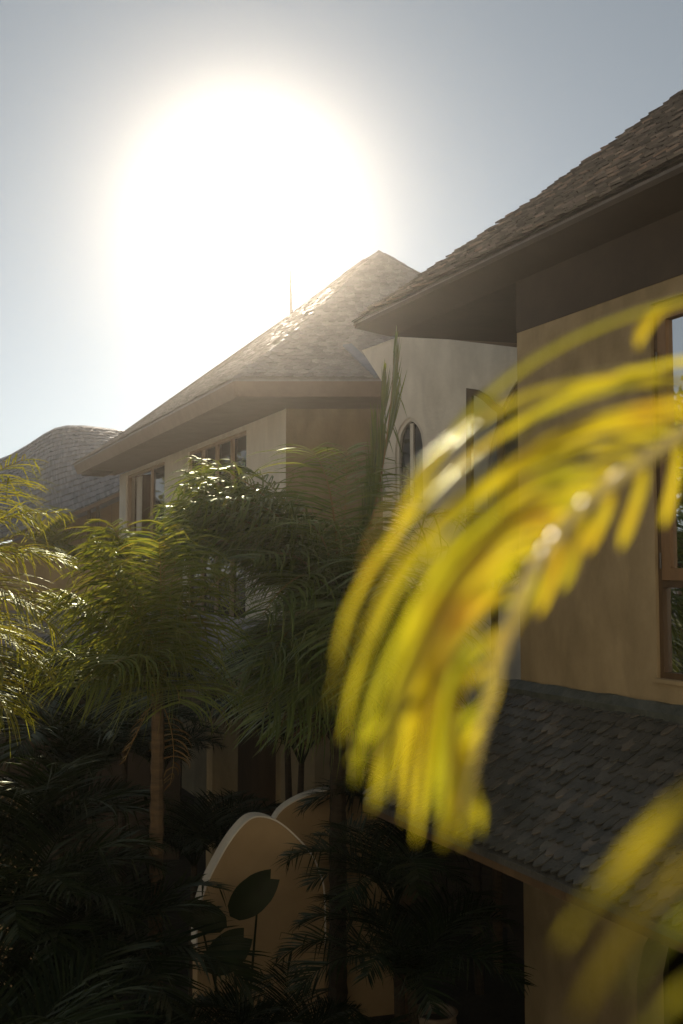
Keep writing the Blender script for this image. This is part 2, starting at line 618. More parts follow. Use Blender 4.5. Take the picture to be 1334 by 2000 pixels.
# ------------------------------------------------------------------ ground
mb = MB()
S_ = 1500
mb.add([(-S_, -S_, 0), (S_, -S_, 0), (S_, S_, 0), (-S_, S_, 0)], [(0, 1, 2, 3)])
tag(mb.build('ground', 'soil'), kind='structure')

# ------------------------------------------------------------------ near villa on the right
rng = random.Random(11)
dA = Vector((-0.4509, 0.8926, 0)).normalized()     # along the facade, away from the viewer
mA = Vector((0.8926, 0.4509, 0)).normalized()      # into the house
CA = Vector((1.785, 10.0, 0))
fA = frame(CA, -dA)                                  # a towards the viewer
if fA.b.dot(Vector((mA.x, mA.y))) > 0:
    fA_b = fA
    def fA(s, t, z, _f=fA_b):
        return _f(s, -t, z)
vA = thing('villa', 'near villa at right with dark slate eaves, brown plaster wall and lower slate roof', 'house', (CA.x, CA.y, 0))
ZT = H + 2.99
WA0, WA1, WZ0, WZ1 = 1.86, 3.3, H - 0.85, H + 2.3
me = slab(fA, [(0, H - 1.35), (7.5, H - 1.35), (7.5, ZT), (0, ZT)], [[(WA0, WZ0), (WA1, WZ0), (WA1, WZ1), (WA0, WZ1)]], 0, -0.3)
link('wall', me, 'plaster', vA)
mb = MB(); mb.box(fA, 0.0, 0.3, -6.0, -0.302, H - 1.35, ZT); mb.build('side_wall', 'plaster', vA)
fz = MB(); fz.box(fA, 0.001, 7.4, .002, .008, H + 2.46, ZT - .001); fz.build('eave_shade_band', 'soffit', vA)  # eave shade on the wall top, put in as a thin dark strip
# window: outer frame, upper casement, lower fixed light
win = MB()
for a0, a1, z0, z1 in ((WA0, WA0 + .045, WZ0, WZ1), (WA1 - .045, WA1, WZ0, WZ1), (WA0 + .045, WA1 - .045, WZ1 - .05, WZ1), (WA0 + .045, WA1 - .045, WZ0, WZ0 + .05), (WA0 + .045, WA1 - .045, H - .10, H - .045)):
    win.box(fA, a0, a1, -0.12, -0.035, z0, z1)
wA = win.build('window', 'dark_wood', vA)
cs = MB()
Z0, Z1 = H - .04, WZ1 - .055
for a0, a1, z0, z1 in ((WA0 + .055, WA0 + .15, Z0, Z1), (WA1 - .15, WA1 - .055, Z0, Z1), (WA0 + .15, WA1 - .15, Z1 - .1, Z1), (WA0 + .15, WA1 - .15, Z0, Z0 + .1)):
    cs.box(fA, a0, a1, -0.095, -0.02, z0, z1)
cs.build('casement', 'wood', wA)
pn = MB(); pn.box(fA, WA0 + .15, WA1 - .15, -0.07, -0.06, Z0 + .1, Z1 - .1); pn.build('pane', 'glass', wA)
pn = MB(); pn.box(fA, WA0 + .045, WA1 - .045, -0.09, -0.08, WZ0 + .05, H - .10); pn.build('pane', 'glass', wA)
sill = MB(); sill.box(fA, WA0 - .02, WA1 + .02, -0.033, 0.03, WZ0 - .035, WZ0 - .003); sill.build('sill', 'plaster', wA)
for hz in (H + .06, H + 1.75):
    hg = MB(); hg.tube([fA(WA0 + .05, -.012, hz), fA(WA0 + .05, -.012, hz + .13)], [.009, .009], 8); hg.build('hinge', 'metal', wA)

# eave line (tiles) and upper roof
oE = 0.35
ZE = H + 3.20
tipA = CA - mA * oE + dA * 2.93; tipA.z = ZE
kA = 0.85


def warpA(p):
    f = min(1.0, max(0.0, (p.z - ZE) / 2.6))
    return Vector((p.x, p.y, p.z - 0.07 * math.sin(math.pi * f)))


upA = Vector((mA.x, mA.y, kA)); lenA = upA.length; upA.normalize()
mpA = plane_map(tipA, -dA, upA, warpA)
# hip goes back at 45 degrees in plan: (s, horizontal) equal -> t = s*lenA
polyA = [(0, 0), (9.0, 0), (9.0, 3.4 * lenA), (3.4, 3.4 * lenA)]
LIFT = 3.0
rf = MB(); deck(rf, mpA, [(.05, .05), (9.0, .05)] + polyA[2:]); tiles(rf, mpA, [(.2, 0), (9.0, 0), (9.0, 3.4 * lenA), (3.6, 3.4 * lenA)], .15, .115, 'square', rng, th=.02, jl=.007, jt=.08)
roofA = rf.build('roof', 'slate', vA)
LIFT = 2.2
# far end slope of the same roof
endA = Vector((0.977, 0.212, 0))      # end eave direction
inA = Vector((-0.06, -1, 0)).normalized()
inA = (-dA * 0.99 + mA * 0.0).normalized()
upE = Vector((inA.x, inA.y, kA)).normalized()
mpE = plane_map(tipA, mA, upE, warpA)
polyE = [(0, 0), (8.0, 0), (8.0, 3.4 * lenA), (3.4, 3.4 * lenA)]
re_ = MB(); deck(re_, mpE, polyE); tiles(re_, mpE, [(.2, 0), (8.0, 0), (8.0, 3.4 * lenA), (3.6, 3.4 * lenA)], .15, .115, 'square', rng, th=.012, jl=.008)
re_.build('end_roof', 'slate', vA)
cp = MB()
hp = [warpA(tipA + (mA - dA) * q + Vector((0, 0, kA * q))) for q in [i * 0.17 for i in range(21)]]
hip_caps(cp, hp, .085, .5, rng, .006); cp.build('hip_cap', 'slate_dark', vA)
# slanting eave board down to the wall, and end soffit
fa = MB()
e0 = tipA - Vector((0, 0, .05)); zb = ZT
far_in = CA + dA * 2.60
p = [Vector((e0.x, e0.y, ZE - .07)) + mA * .02, Vector((e0.x, e0.y, ZE - .02)) + mA * .02,
     Vector((far_in.x, far_in.y, zb + .06)), Vector((far_in.x, far_in.y, zb))]
q = [x - dA * 11.5 for x in p]
fa.add(p + q, [(0, 1, 2, 3), (7, 6, 5, 4), (0, 4, 5, 1), (0, 3, 7, 4), (3, 2, 6, 7), (1, 5, 6, 2)])
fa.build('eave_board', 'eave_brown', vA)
sf = MB()
s_in = far_in - dA * 2.58
endd = Vector((0.977, 0.212, 0))
a_, b_, c_, d_ = far_in, far_in + endd * 6, s_in + mA * 6 , s_in
sf.add([Vector((x.x, x.y, zb + .003)) for x in (a_, b_, c_, d_)] + [Vector((x.x, x.y, zb + .05)) for x in (a_, b_, c_, d_)],
       [(0, 1, 2, 3), (7, 6, 5, 4), (0, 4, 5, 1), (1, 5, 6, 2), (2, 6, 7, 3), (3, 7, 4, 0)])
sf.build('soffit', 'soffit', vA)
ef = MB()
p0 = Vector((e0.x, e0.y, ZE - .04)); p1 = p0 + mA * 8
q0 = Vector((far_in.x, far_in.y, zb + .003)); q1 = q0 + endd * 6
ef.add([p0, p1, q1, q0, p0 + Vector((0, 0, .03)), p1 + Vector((0, 0, .03)), q1 + Vector((0, 0, .05)), q0 + Vector((0, 0, .05))],
       [(0, 1, 2, 3), (7, 6, 5, 4), (0, 4, 5, 1), (1, 5, 6, 2), (2, 6, 7, 3), (3, 7, 4, 0)])
ef.build('end_eave_board', 'fascia', vA)

# lower lean-to roof with pointed slates, flashing, lower wall
zr, ze2, oL = H - 1.12, H - 2.10, 1.60
OL = CA - mA * oL + dA * 0.35; OL.z = ze2
upL = Vector((mA.x * oL, mA.y * oL, zr - ze2)); lenL = upL.length; upL.normalize()
mpL = plane_map(OL, -dA, upL)
polyL = [(0, 0), (7, 0), (7, lenL), (0.0, lenL)]
lr = MB(); deck(lr, mpL, polyL, 4, .012, .05); tiles(lr, mpL, polyL, .088, .13, 'pointed', rng, th=.012, jl=.007, jt=.08)
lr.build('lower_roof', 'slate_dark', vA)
fl = MB()
L0 = 40
prev = None
for i in range(L0 + 1):
    a = -0.35 + 7.3 * i / L0
    j1, j2, j3 = (rng.uniform(-.018, .018) for _ in range(3))
    sec = [fA(a, .001, zr + .075 + j1 * .7), fA(a, .04, zr + .08 + j2 * .7), fA(a, .12 + j3, zr + .01), fA(a, .125 + j3, zr - .06), fA(a, .001, zr + .02)]
    if prev:
        fl.add(prev + sec, [(k, k + 1, k + 6, k + 5) for k in range(4)])
    else:
        fl.add(sec, [(0, 1, 2, 3, 4)])
    prev = sec
fl.build('flashing', 'flashing', vA)
eb = MB(); eb.bar(OL + mA * .03 - Vector((0, 0, .075)), OL + mA * .03 - dA * 7 - Vector((0, 0, .075)), .03, .10); eb.build('lower_eave_board', 'dark_wood', vA)
ls = MB()
z_ = ze2 - .13
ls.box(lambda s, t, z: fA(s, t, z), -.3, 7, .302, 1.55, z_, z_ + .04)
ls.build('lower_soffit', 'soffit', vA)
arch = arch_pts(1.55, 3.3, 0.0, H - 2.45, H - 3.4)
arch = [(a, max(z, 0.02)) for a, z in arch]
me = slab(fA, [(0, 0), (7.5, 0), (7.5, H - 1.36), (0, H - 1.36)], [arch], -0.004, -0.3)
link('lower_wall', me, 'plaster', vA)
co = MB(); co.box(fA, -.95, -.80, .75, .92, 0, z_); co.build('post', 'dark_wood', vA)
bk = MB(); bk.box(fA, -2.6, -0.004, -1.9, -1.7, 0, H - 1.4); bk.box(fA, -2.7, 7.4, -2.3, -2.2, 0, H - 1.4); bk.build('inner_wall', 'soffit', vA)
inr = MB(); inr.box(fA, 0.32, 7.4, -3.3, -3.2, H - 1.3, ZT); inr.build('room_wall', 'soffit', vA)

# ------------------------------------------------------------------ link wing with arched windows
rng = random.Random(5)
P1 = Vector((0.63, 15.4, 0)); P2 = Vector((3.4, 13.0, 0))
vD = thing('link_wing', 'grey weathered plaster wing with arched windows between the two villas', 'house', (P1.x, P1.y, 0))
fD = frame(P1, (P2 - P1))


def onD(px, py):
    """(a, z) on the wing's front for a photo pixel"""
    d = ray(px, py)
    n = Vector((fD.b.x, fD.b.y, 0))
    o = Vector((0, 0, H))
    k = (P1 - o).dot(n) / d.dot(n)
    p = o + d * k
    return ((p - P1).dot(Vector((fD.a.x, fD.a.y, 0))), p.z)


oD = [onD(747, 1300), onD(747, 747), onD(708, 687), onD(796, 655), onD(860, 640), onD(1015, 600)]
oD[0] = (oD[1][0], 0.0)
oD.append((4.2, oD[-1][1] + .15)); oD.append((4.2, 0.0))
oD = oD[::-1]
w1a, w1b = onD(772, 880)[0], onD(829, 880)[0]
z1a, z1s, z1b = onD(800, 815)[1], onD(800, 872)[1], onD(800, 990)[1]
h1 = arch_pts(w1a, w1b, z1b, z1a, z1s, 8, 0.1)
w2a = onD(950, 1000)[0]; w2b = w2a + 1.35
z2a, z2s, z2b = onD(1012, 720)[1], onD(1000, 920)[1], onD(1000, 1090)[1]
h2 = arch_pts(w2a, w2b, z2b, z2a, z2s, 10, 0.45)
link('wall', slab(fD, oD, [h1, h2], 0, -0.28), 'plaster_grey', vD)
for nm, hh, mt in (('arched_window', h1, 'white_wood'), ('arched_window', h2, 'dark_wood')):
    i1 = inset(hh, .055)
    w = link(nm, ring_slab(fD, inset(hh, .002), i1, -.03, -.12), mt, vD)
    link('pane', slab(fD, i1, [], -.085, -.095), 'glass', w)
    am = (hh[0][0] + hh[1][0]) / 2
    mu = MB(); mu.box(fD, am - .03, am + .03, -.084, -.05, hh[0][1] + .06, max(z for _, z in hh) - .09); mu.build('mullion', mt, w)
# open casement leaf: half-arch leaf swung out from the larger window
lf_a = [onD(930, 1095), onD(1001, 1095), onD(1001, 803), onD(985, 792), onD(970, 777), onD(952, 766), onD(930, 763)]
wl = link('casement_leaf', ring_slab(fD, lf_a, inset(lf_a, .09), .20, .26), 'dark_wood', vD)
link('pane', slab(fD, inset(lf_a, .09), [], .225, .232), 'glass_clear', wl)
ti = MB(); ti.box(fD, oD[0][0] - .05, oD[0][0], -3, -.3, 0, oD[0][1] + 6); 
sc = MB()
for i in range(14):
    sc.box(fD, .05 + i * .29, .05 + i * .29 + .27, .01, .04 + .008 * (i % 2), 0, H - 1.9)
sc.build('lower_boards', 'bark_dark', vD)
# capping along the raked top
cpD = MB()
tp = [onD(708, 687), onD(796, 655), onD(860, 640), onD(1015, 600)]
for (a0, z0), (a1, z1) in zip(tp[:-1], tp[1:]):
    cpD.bar(fD(a0, -.14, z0 + .012), fD(a1, -.14, z1 + .012), .30, .02)
cpD.build('coping', 'plaster_grey', vD)

# ------------------------------------------------------------------ far villa in the middle
rng = random.Random(21)
K = Vector((-1.766, 16.1, 0)); Lc = Vector((-7.75, 28.7, 0)); AP = Vector((0.778, 20.4, 0))
ZEB = H + 3.21; ZAP = H + 6.80
dB = (Lc - K).normalized(); mB = Vector((-dB.y, dB.x, 0))
if mB.x < 0:
    mB = -mB
vB = thing('villa', 'middle villa with tall hipped tile roof, pale pillars and a row of windows', 'house', (K.x, K.y, 0))


def warpB(p):
    f = min(1.0, max(0.0, (p.z - ZEB) / (ZAP - ZEB)))
    return Vector((p.x, p.y, p.z - 0.16 * math.sin(math.pi * f)))


runB = (AP - K).dot(mB)
upB = Vector((mB.x * runB, mB.y * runB, ZAP - ZEB)); lenB = upB.length; upB.normalize()
K3 = Vector((K.x, K.y, ZEB)); L3 = Vector((Lc.x, Lc.y, ZEB)); A3 = Vector((AP.x, AP.y, ZAP))
mpB = plane_map(K3, dB, upB, warpB)
lenKL = (Lc - K).length
polyB = [(0, 0), (lenKL, 0), ((AP - K).dot(dB), lenB)]
rb = MB(); deck(rb, mpB, polyB, 16); tiles(rb, mpB, [(.14, 0), (lenKL - .14, 0), ((AP - K).dot(dB), lenB - .2)], .17, .15, 'scallop', rng, th=.014, jl=.007)
rb.build('roof', 'slate_pale', vB)
eR = Vector((1, 0.0, 0)); runR = AP.y - K.y
upR = Vector((0, runR, ZAP - ZEB)); lenR = upR.length; upR.normalize()
mpR = plane_map(K3, eR, upR, warpB)
polyR = [(0, 0), (6.6, 0), (AP.x - K.x, lenR)]
rr = MB(); deck(rr, mpR, polyR, 16); tiles(rr, mpR, [(.14, 0), (6.46, 0), (AP.x - K.x, lenR - .2)], .17, .15, 'scallop', rng, th=.014, jl=.006, jt=.04)
rr.build('front_roof', 'slate_pale', vB)
RC3 = Vector((K.x + 6.6, K.y, ZEB))
for e3 in (K3, L3, RC3):
    hc = MB(); pts = [warpB(e3 + (A3 - e3) * (i / 24)) for i in range(25)]
    hip_caps(hc, pts[:-1], .085, .45, rng, .004); hc.build('hip_cap', 'slate_pale', vB)
# far slopes closing the roof
bk = MB()
far = [K3, L3, Vector((L3.x + 8.6, L3.y + 3.5, ZEB)), RC3]
bk.add([warpB(p) - Vector((0, 0, .05)) for p in (L3, far[2], A3, RC3)], [(0, 1, 2), (1, 3, 2)])
bk.build('rear_roof', 'slate', vB)
# eave boards and soffit
ZS = H + 2.93
fb = MB()


def eave_strip(mb, p, q, inw):
    a = [Vector((p.x, p.y, ZEB - .035)), Vector((q.x, q.y, ZEB - .035)), Vector((q.x, q.y, ZS)) + inw * .10, Vector((p.x, p.y, ZS)) + inw * .10]
    b = [x + inw * .05 for x in a]
    mb.add(a + b, [(0, 1, 2, 3), (7, 6, 5, 4), (0, 4, 5, 1), (1, 5, 6, 2), (2, 6, 7, 3), (3, 7, 4, 0)])


eave_strip(fb, K + dB * .02, Lc, mB); eave_strip(fb, K, K + eR * 2.6, Vector((0, 1, 0)))
fb.build('eave_board', 'fascia', vB)
so = MB()
W = Vector((-0.98, 17.37, 0))
ring_o = [K + mB * .12 + eR * .02 + Vector((0, .1, 0)), K + eR * 2.6 + Vector((0, .12, 0))]
so.add([Vector((p.x, p.y, ZS + .01)) for p in (K + mB * .12 + Vector((0, .0, 0)), Lc + mB * .12, Lc + mB * 1.2, W + mB * .3 + Vector((.0, .0, 0)))], [(0, 1, 2, 3)])
so.add([Vector((p.x, p.y, ZS + .012)) for p in (K + Vector((.12, .1, 0)), K + Vector((2.6, .1, 0)), K + Vector((2.6, 1.5, 0)), W + Vector((0, .2, 0)))], [(0, 1, 2, 3)])
so.build('soffit', 'fascia', vB)
rt = MB()
for i in range(7):
    p = Lc - dB * (.12 + i * .18)
    rt.bar(Vector((p.x, p.y, ZS - .02)) + mB * .2, Vector((p.x, p.y, ZS - .02)) + mB * .85, .05, .06)
rt.build('rafter', 'soffit', vB)
# left facade
fB_ = frame(W, dB)
sgn = 1 if fB_.b.dot(Vector((mB.x, mB.y))) < 0 else -1


def fB(s, t, z):
    return fB_(s, t * sgn, z)


ZH = H + 2.83
ZF = H - 0.9
g1 = (2.02, 5.95); g2 = (7.92, 11.98)
holes = [[(a, ZF + .02), (b, ZF + .02), (b, ZH), (a, ZH)] for a, b in (g1, g2)]
link('wall', slab(fB, [(0, ZF), (12.8, ZF), (12.8, ZS), (0, ZS)], holes, 0, -.25), 'plaster_pale', vB)
fr_ = MB()
fr_.box(fB, g1[0], g1[1], -.14, -.04, ZH - .07, ZH)
for k in range(5):
    a = g1[0] + (g1[1] - g1[0]) * k / 4
    fr_.box(fB, max(g1[0], a - .06), min(g1[1], a + .06), -.139, -.039, ZF + .02, ZH - .07)
wb = fr_.build('window', 'pale_wood', vB)
for k in range(4):
    a = g1[0] + (g1[1] - g1[0]) * k / 4; b = g1[0] + (g1[1] - g1[0]) * (k + 1) / 4
    pn = MB(); pn.box(fB, a + .06, b - .06, -.10, -.09, ZF + .02, ZH - .07); pn.build('pane', 'glass', wb)
fr_ = MB()
fr_.box(fB, g2[0], g2[1], -.14, -.04, ZH - .07, ZH)
mid = 9.35
for a in (g2[0] + .05, mid, g2[1] - .05):
    fr_.box(fB, a - .05, a + .05, -.139, -.039, ZF + .02, ZH - .07)
wb = fr_.build('patio_door', 'pale_wood', vB)
pn = MB(); pn.box(fB, g2[0] + .1, mid - .05, -.10, -.09, ZF + .02, ZH - .07); pn.build('pane', 'glass', wb)
rm = MB()
rm.box(fB, mid - .4, 12.7, -1.6, -1.5, ZF, ZH + .1)
rm.build('room_wall', 'plaster_tan', vB)
rm = MB(); rm.box(fB, 12.4, 12.5, -1.5, -.26, ZF, ZH + .1); rm.build('room_side', 'wood', vB)
# front facade (facing the viewer, under the front eave)
fr2 = MB()
fr2.hexa([Vector((x, y, z)) for z in (0, ZS) for x, y in ((W.x + .004, W.y), (3.2, W.y), (3.2, W.y + .25), (W.x + .12, W.y + .25))])
fr2.build('front_wall', 'plaster', vB)
lo = MB(); lo.box(fB, 0, 12.8, -.25, -.003, 0, ZF - .003); lo.build('lower_wall', 'plaster', vB)
# valley flashing beside the wing
vf = MB()


def onR(px, py):
    d = ray(px, py); n = eR.cross(upR).normalized()
    k = (K3 - Vector((0, 0, H))).dot(n) / d.dot(n)
    return warpB(Vector((0, 0, H)) + d * k) + Vector((0, 0, .05))


pa, pb = onR(678, 668), onR(741, 741)
vf.bar(pa, pb, .16, .05, Vector((0, -.6, .8))); vf.build('valley_flashing', 'shingle', vB)
# terrace in front of the left facade: floor, parapet, skirt roof
PT = H + .22
te = MB(); te.box(lambda s, t, z: Vector((s, t, z)), -9.0, -2.5, 17.3, 30, ZF - .25, ZF - .02)
te.build('terrace_floor', 'plaster', vB)
pr = MB(); pr.box(lambda s, t, z: Vector((s, t, z)), -9.0, -2.75, 17.05, 17.27, H - .62, PT); pr.box(lambda s, t, z: Vector((s, t, z)), -9.02, -2.73, 17.02, 17.3, PT + .002, PT + .06)
pr.build('parapet', 'plaster', vB)
Ok = Vector((-9.0, 15.9, H - 1.32)); upk = Vector((0, 1.15, .72)); lenk = upk.length; upk.normalize()
mpk = plane_map(Ok, Vector((1, 0, 0)), upk)
pk = [(0, 0), (6.3, 0), (6.3, lenk), (0, lenk)]
sk = MB(); deck(sk, mpk, pk, 4); tiles(sk, mpk, pk, .17, .16, 'scallop', rng); sk.build('skirt_roof', 'slate_pale', vB)
sb = MB(); sb.box(lambda s, t, z: Vector((s, t, z)), -9.0, -2.7, 15.93, 15.97, H - 1.52, H - 1.36); sb.box(lambda s, t, z: Vector((s, t, z)), -9.0, -2.7, 15.97, 17.2, H - 1.5, H - 1.46)
sb.build('skirt_eave_board', 'soffit', vB)
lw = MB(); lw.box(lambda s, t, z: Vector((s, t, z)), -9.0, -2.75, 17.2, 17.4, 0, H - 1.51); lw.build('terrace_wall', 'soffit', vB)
# gabled porch
pY = 15.6
pc = at(397, 1357, pY); zc = pc.z
apx = at(512, 1212, pY)
ridge_r = Vector((2 * apx.x - pc.x, pY, zc))
pg = MB()
back = Vector((0, 3.0, 0)); side = (pc - apx)
upP = (apx - pc); lenP = upP.length; upP.normalize()
for o, e, u_ in ((pc, Vector((-0.42, .9, 0)).normalized(), upP), (ridge_r, Vector((-0.42, .9, 0)).normalized(), (apx - ridge_r).normalized())):
    mpp = plane_map(o, e, u_)
    pl = [(0, 0), (3.2, 0), (3.2, lenP), (0, lenP)]
    deck(pg, mpp, pl, 4); tiles(pg, mpp, pl, .17, .15, 'scallop', rng)
pg.build('porch_roof', 'slate_pale', vB)
fP = frame(Vector((pc.x + .12, pY + .25, 0)), Vector((0.9, 0.42, 0)))
wgp = (ridge_r.x - pc.x - .24) / .9
hP = arch_pts(.42, 1.15, 0.02, H - 1.95, H - 2.7, 9, .25)
link('porch_wall', slab(fP, [(0, 0), (wgp, 0), (wgp, zc - .06), (wgp / 2, apx.z - .2), (0, zc - .06)], [hP], 0, -.3), 'plaster', vB)
pd = MB(); pd.box(fP, .42, 1.15, -.28, -.22, .02, H - 2.0); pdo = pd.build('porch_door', 'dark_wood', vB)
# lightning rod on the hip
hb = warpB(L3 + (A3 - L3) * .776)
lrn = thing('lightning_rod', 'thin dark lightning rod standing on the hip of the middle roof', 'lightning rod', hb)
t_ = MB(); t_.tube([hb - Vector((0, 0, .1)), hb + Vector((-.02, 0, .35)), hb + Vector((-.05, 0, 1.32))], [.034, .03, .016], 6); t_.build('rod', 'metal', lrn)
t_ = MB(); t_.tube([hb - Vector((0, 0, .05)), hb + Vector((0, 0, .12))], [.05, .03], 8); t_.build('base', 'metal', lrn)
# curtain in the open door
cu = MB(); pv = None
for i in range(17):
    a = 11.05 + .45 * i / 16
    row = [fB(a + (.12 if z < ZF + 2 else 0) * (1 - i / 16), -.22 + .035 * math.sin(i * 1.7), z) for z in (ZF + .02, ZF + 1.4, ZF + 2.4, ZH - .08)]
    if pv:
        b = len(cu.v); cu.add(pv + row, [(k, k + 1, k + 5, k + 4) for k in range(3)])
    pv = row
tag(cu.build('curtain', 'cloth'), 'pale curtain hanging in the open terrace door of the middle villa', 'curtain')

# ------------------------------------------------------------------ distant villa with a curved shingle roof
rng = random.Random(33)
top = [(-90, 935), (-30, 908), (20, 888), (55, 868), (85, 848), (108, 836), (130, 831), (165, 831), (230, 839), (330, 856)]
bot = [(-120, 1075), (-40, 1062), (20, 1048), (60, 1032), (90, 1020), (115, 1011), (140, 1002), (180, 985), (234, 960), (330, 922)]
TOP = [at(x, y, 39) for x, y in top]; BOT = [at(x, y, 35.5 - 0.35 * i) for i, (x, y) in enumerate(bot)]


def mpC(s, t):
    u = min(max(s, 0), 8.999); i = int(u); f = u - i
    a = BOT[i].lerp(BOT[i + 1], f); b = TOP[i].lerp(TOP[i + 1], f)
    q = min(max(t, 0), 1.0)
    p = a.lerp(b, q)
    p.y -= 0.8 * math.sin(math.pi * q); p.z -= 0.0
    return p


vC = thing('villa', 'distant villa with a curved grey shingle roof behind the left palms', 'house', (TOP[4].x, 38, 0))
me_v = []; me_f = []
nu, nv = 54, 16
for j in range(nv + 1):
    for i in range(nu + 1):
        me_v.append(mpC(9 * i / nu * .99999, j / nv))
for j in range(nv):
    for i in range(nu):
        a = j * (nu + 1) + i; me_f.append((a, a + 1, a + nu + 2, a + nu + 1))
rc = MB(); rc.add([p + Vector((0, .05, -.03)) for p in me_v], me_f)
rows = 18
for r in range(rows):
    q0 = r / rows; q1 = min(1.0, (r + 1.35) / rows)
    s = -rng.random() * .05
    while s < 8.9:
        ds = rng.uniform(.06, .14)
        j = rng.uniform(0, .03)
        P = [mpC(s + .004, q0 + rng.uniform(-.006, .006)), mpC(s + ds - .004, q0 + rng.uniform(-.006, .006)), mpC(s + ds - .004, q1), mpC(s + .004, q1)]
        s += ds
        u = Vector((0, -.05 - j, .03 + j)); v2 = Vector((0, -.01, .005))
        A = [P[0] + u, P[1] + u, P[2] + v2, P[3] + v2]; B = [P[0] + v2 * .2, P[1] + v2 * .2]
        rc.add(A + B, [(0, 1, 2, 3), (0, 4, 5, 1)])
rc.build('roof', 'shingle', vC)
rbk = MB(); far_ = [p + Vector((1.0, 7, -3.2)) for p in TOP]
rbk.add(TOP + far_, [(i, i + 1, 11 + i, 10 + i) for i in range(9)]); rbk.build('rear_roof', 'shingle', vC)
wc = MB()
B2 = [p + Vector((.15, 1.0, -.05)) for p in BOT]
for i in range(9):
    a, b = B2[i], B2[i + 1]
    wc.add([Vector((a.x, a.y, 0)), Vector((b.x, b.y, 0)), b, a], [(0, 1, 2, 3)])
wc.build('wall', 'plaster_tan', vC)
for x in (173, 190, 221):
    b = at(x, 1090, 34.0); p_ = MB(); p_.bar(Vector((b.x, b.y, 0)), Vector((b.x, b.y, H + 2.4)), .12, .12, Vector((0, 1, 0)))
    p_.build('post', 'dark_wood', vC)
ec = MB()
for i in range(9):
    ec.bar(BOT[i] - Vector((0, -.05, .06)), BOT[i + 1] - Vector((0, -.05, .06)), .05, .12)
ec.build('eave_board', 'fascia', vC)

# ------------------------------------------------------------------ garden wall panels with curved tops


def garden_wall(outline, Y, ang, label, thick=.16):
    a0 = at(*outline[0], Y)
    al = Vector((math.cos(R(ang)), math.sin(R(ang)), 0))
    f = frame((a0.x, a0.y), al)
    n3 = Vector((f.b.x, f.b.y, 0)); o3 = Vector((0, 0, H))
    t = thing('garden_wall', label, 'wall', (a0.x, a0.y, 0), 'curved garden wall panels')
    pts = []
    for px, py in outline:
        d = ray(px, py); p = o3 + d * ((a0 - o3).dot(n3) / d.dot(n3))
        pts.append(((p - a0).dot(al), p.z))
    fine = []
    for i in range(len(pts) - 1):          # smooth the curve
        p0, p1, p2, p3 = (pts[max(0, i - 1)], pts[i], pts[i + 1], pts[min(len(pts) - 1, i + 2)])
        for k in range(4):
            u = k / 4
            fine.append(tuple(.5 * (2 * p1[c] + (p2[c] - p0[c]) * u + (2 * p0[c] - 5 * p1[c] + 4 * p2[c] - p3[c]) * u * u + (3 * p1[c] - p0[c] - 3 * p2[c] + p3[c]) * u ** 3) for c in (0, 1)))
    fine.append(pts[-1])
    full = [(fine[0][0], 0.0)] + fine + [(fine[-1][0], 0.0)]
    link('panel', slab(f, full, [], 0, -thick), 'plaster_tan', t)
    cb = MB()
    for (x0, z0), (x1, z1) in zip(fine[:-1], fine[1:]):
        nx, nz = -(z1 - z0), (x1 - x0); l = math.hypot(nx, nz) or 1; nx /= l; nz /= l
        cb.hexa([f(x + nx * q, b, z + nz * q) for q in (.002, .016) for x, b, z in ((x0, .005, z0), (x1, .005, z1), (x1, -thick - .005, z1), (x0, -thick - .005, z0))])
    cb.build('coping', 'plaster_grey', t)
    return t


garden_wall([(386, 1850), (388, 1790), (403, 1735), (424, 1690), (450, 1645), (476, 1612), (496, 1598), (520, 1598), (548, 1610), (580, 1638), (606, 1668), (622, 1702), (632, 1745), (634, 1850)], 9.4, 24,
            'pale leaf-shaped garden wall panel behind the broad dark leaf')
garden_wall([(520, 1640), (545, 1590), (580, 1564), (620, 1549), (660, 1542), (700, 1546), (745, 1566), (790, 1610)], 10.9, 14,
            'low curved garden wall panel behind and right of the leaf-shaped panel')
garden_wall([(-150, 1700), (-120, 1610), (-60, 1545), (0, 1528), (22, 1534), (46, 1552), (62, 1580), (75, 1640)], 10.3, 8,
            'curved garden wall panel at the left edge behind dark palm fronds')

# plant pot
pb_ = at(850, 1975, 9.6)
pot = thing('plant_pot', 'round weathered clay pot in the shadow under the slate roof', 'pot', (pb_.x, pb_.y, 0))
po = MB()
prof = [(.14, 0), (.20, .15), (.23, .35), (.20, pb_.z - .09), (.19, pb_.z - .04), (.215, pb_.z), (.17, pb_.z), (.15, pb_.z - .08), (.15, pb_.z - .1)]
nn = 28
vs = [(pb_.x + r * math.cos(2 * math.pi * k / nn), pb_.y + r * math.sin(2 * math.pi * k / nn), z) for r, z in prof for k in range(nn)]
fs = [(i * nn + k, i * nn + (k + 1) % nn, (i + 1) * nn + (k + 1) % nn, (i + 1) * nn + k) for i in range(len(prof) - 1) for k in range(nn)]
po.add(vs, fs); po.build('body', 'terracotta', pot, smooth=True)
so_ = MB(); so_.add([(pb_.x + .155 * math.cos(2 * math.pi * k / nn), pb_.y + .155 * math.sin(2 * math.pi * k / nn), pb_.z - .085) for k in range(nn)], [tuple(range(nn))]); so_.build('soil', 'soil', pot)


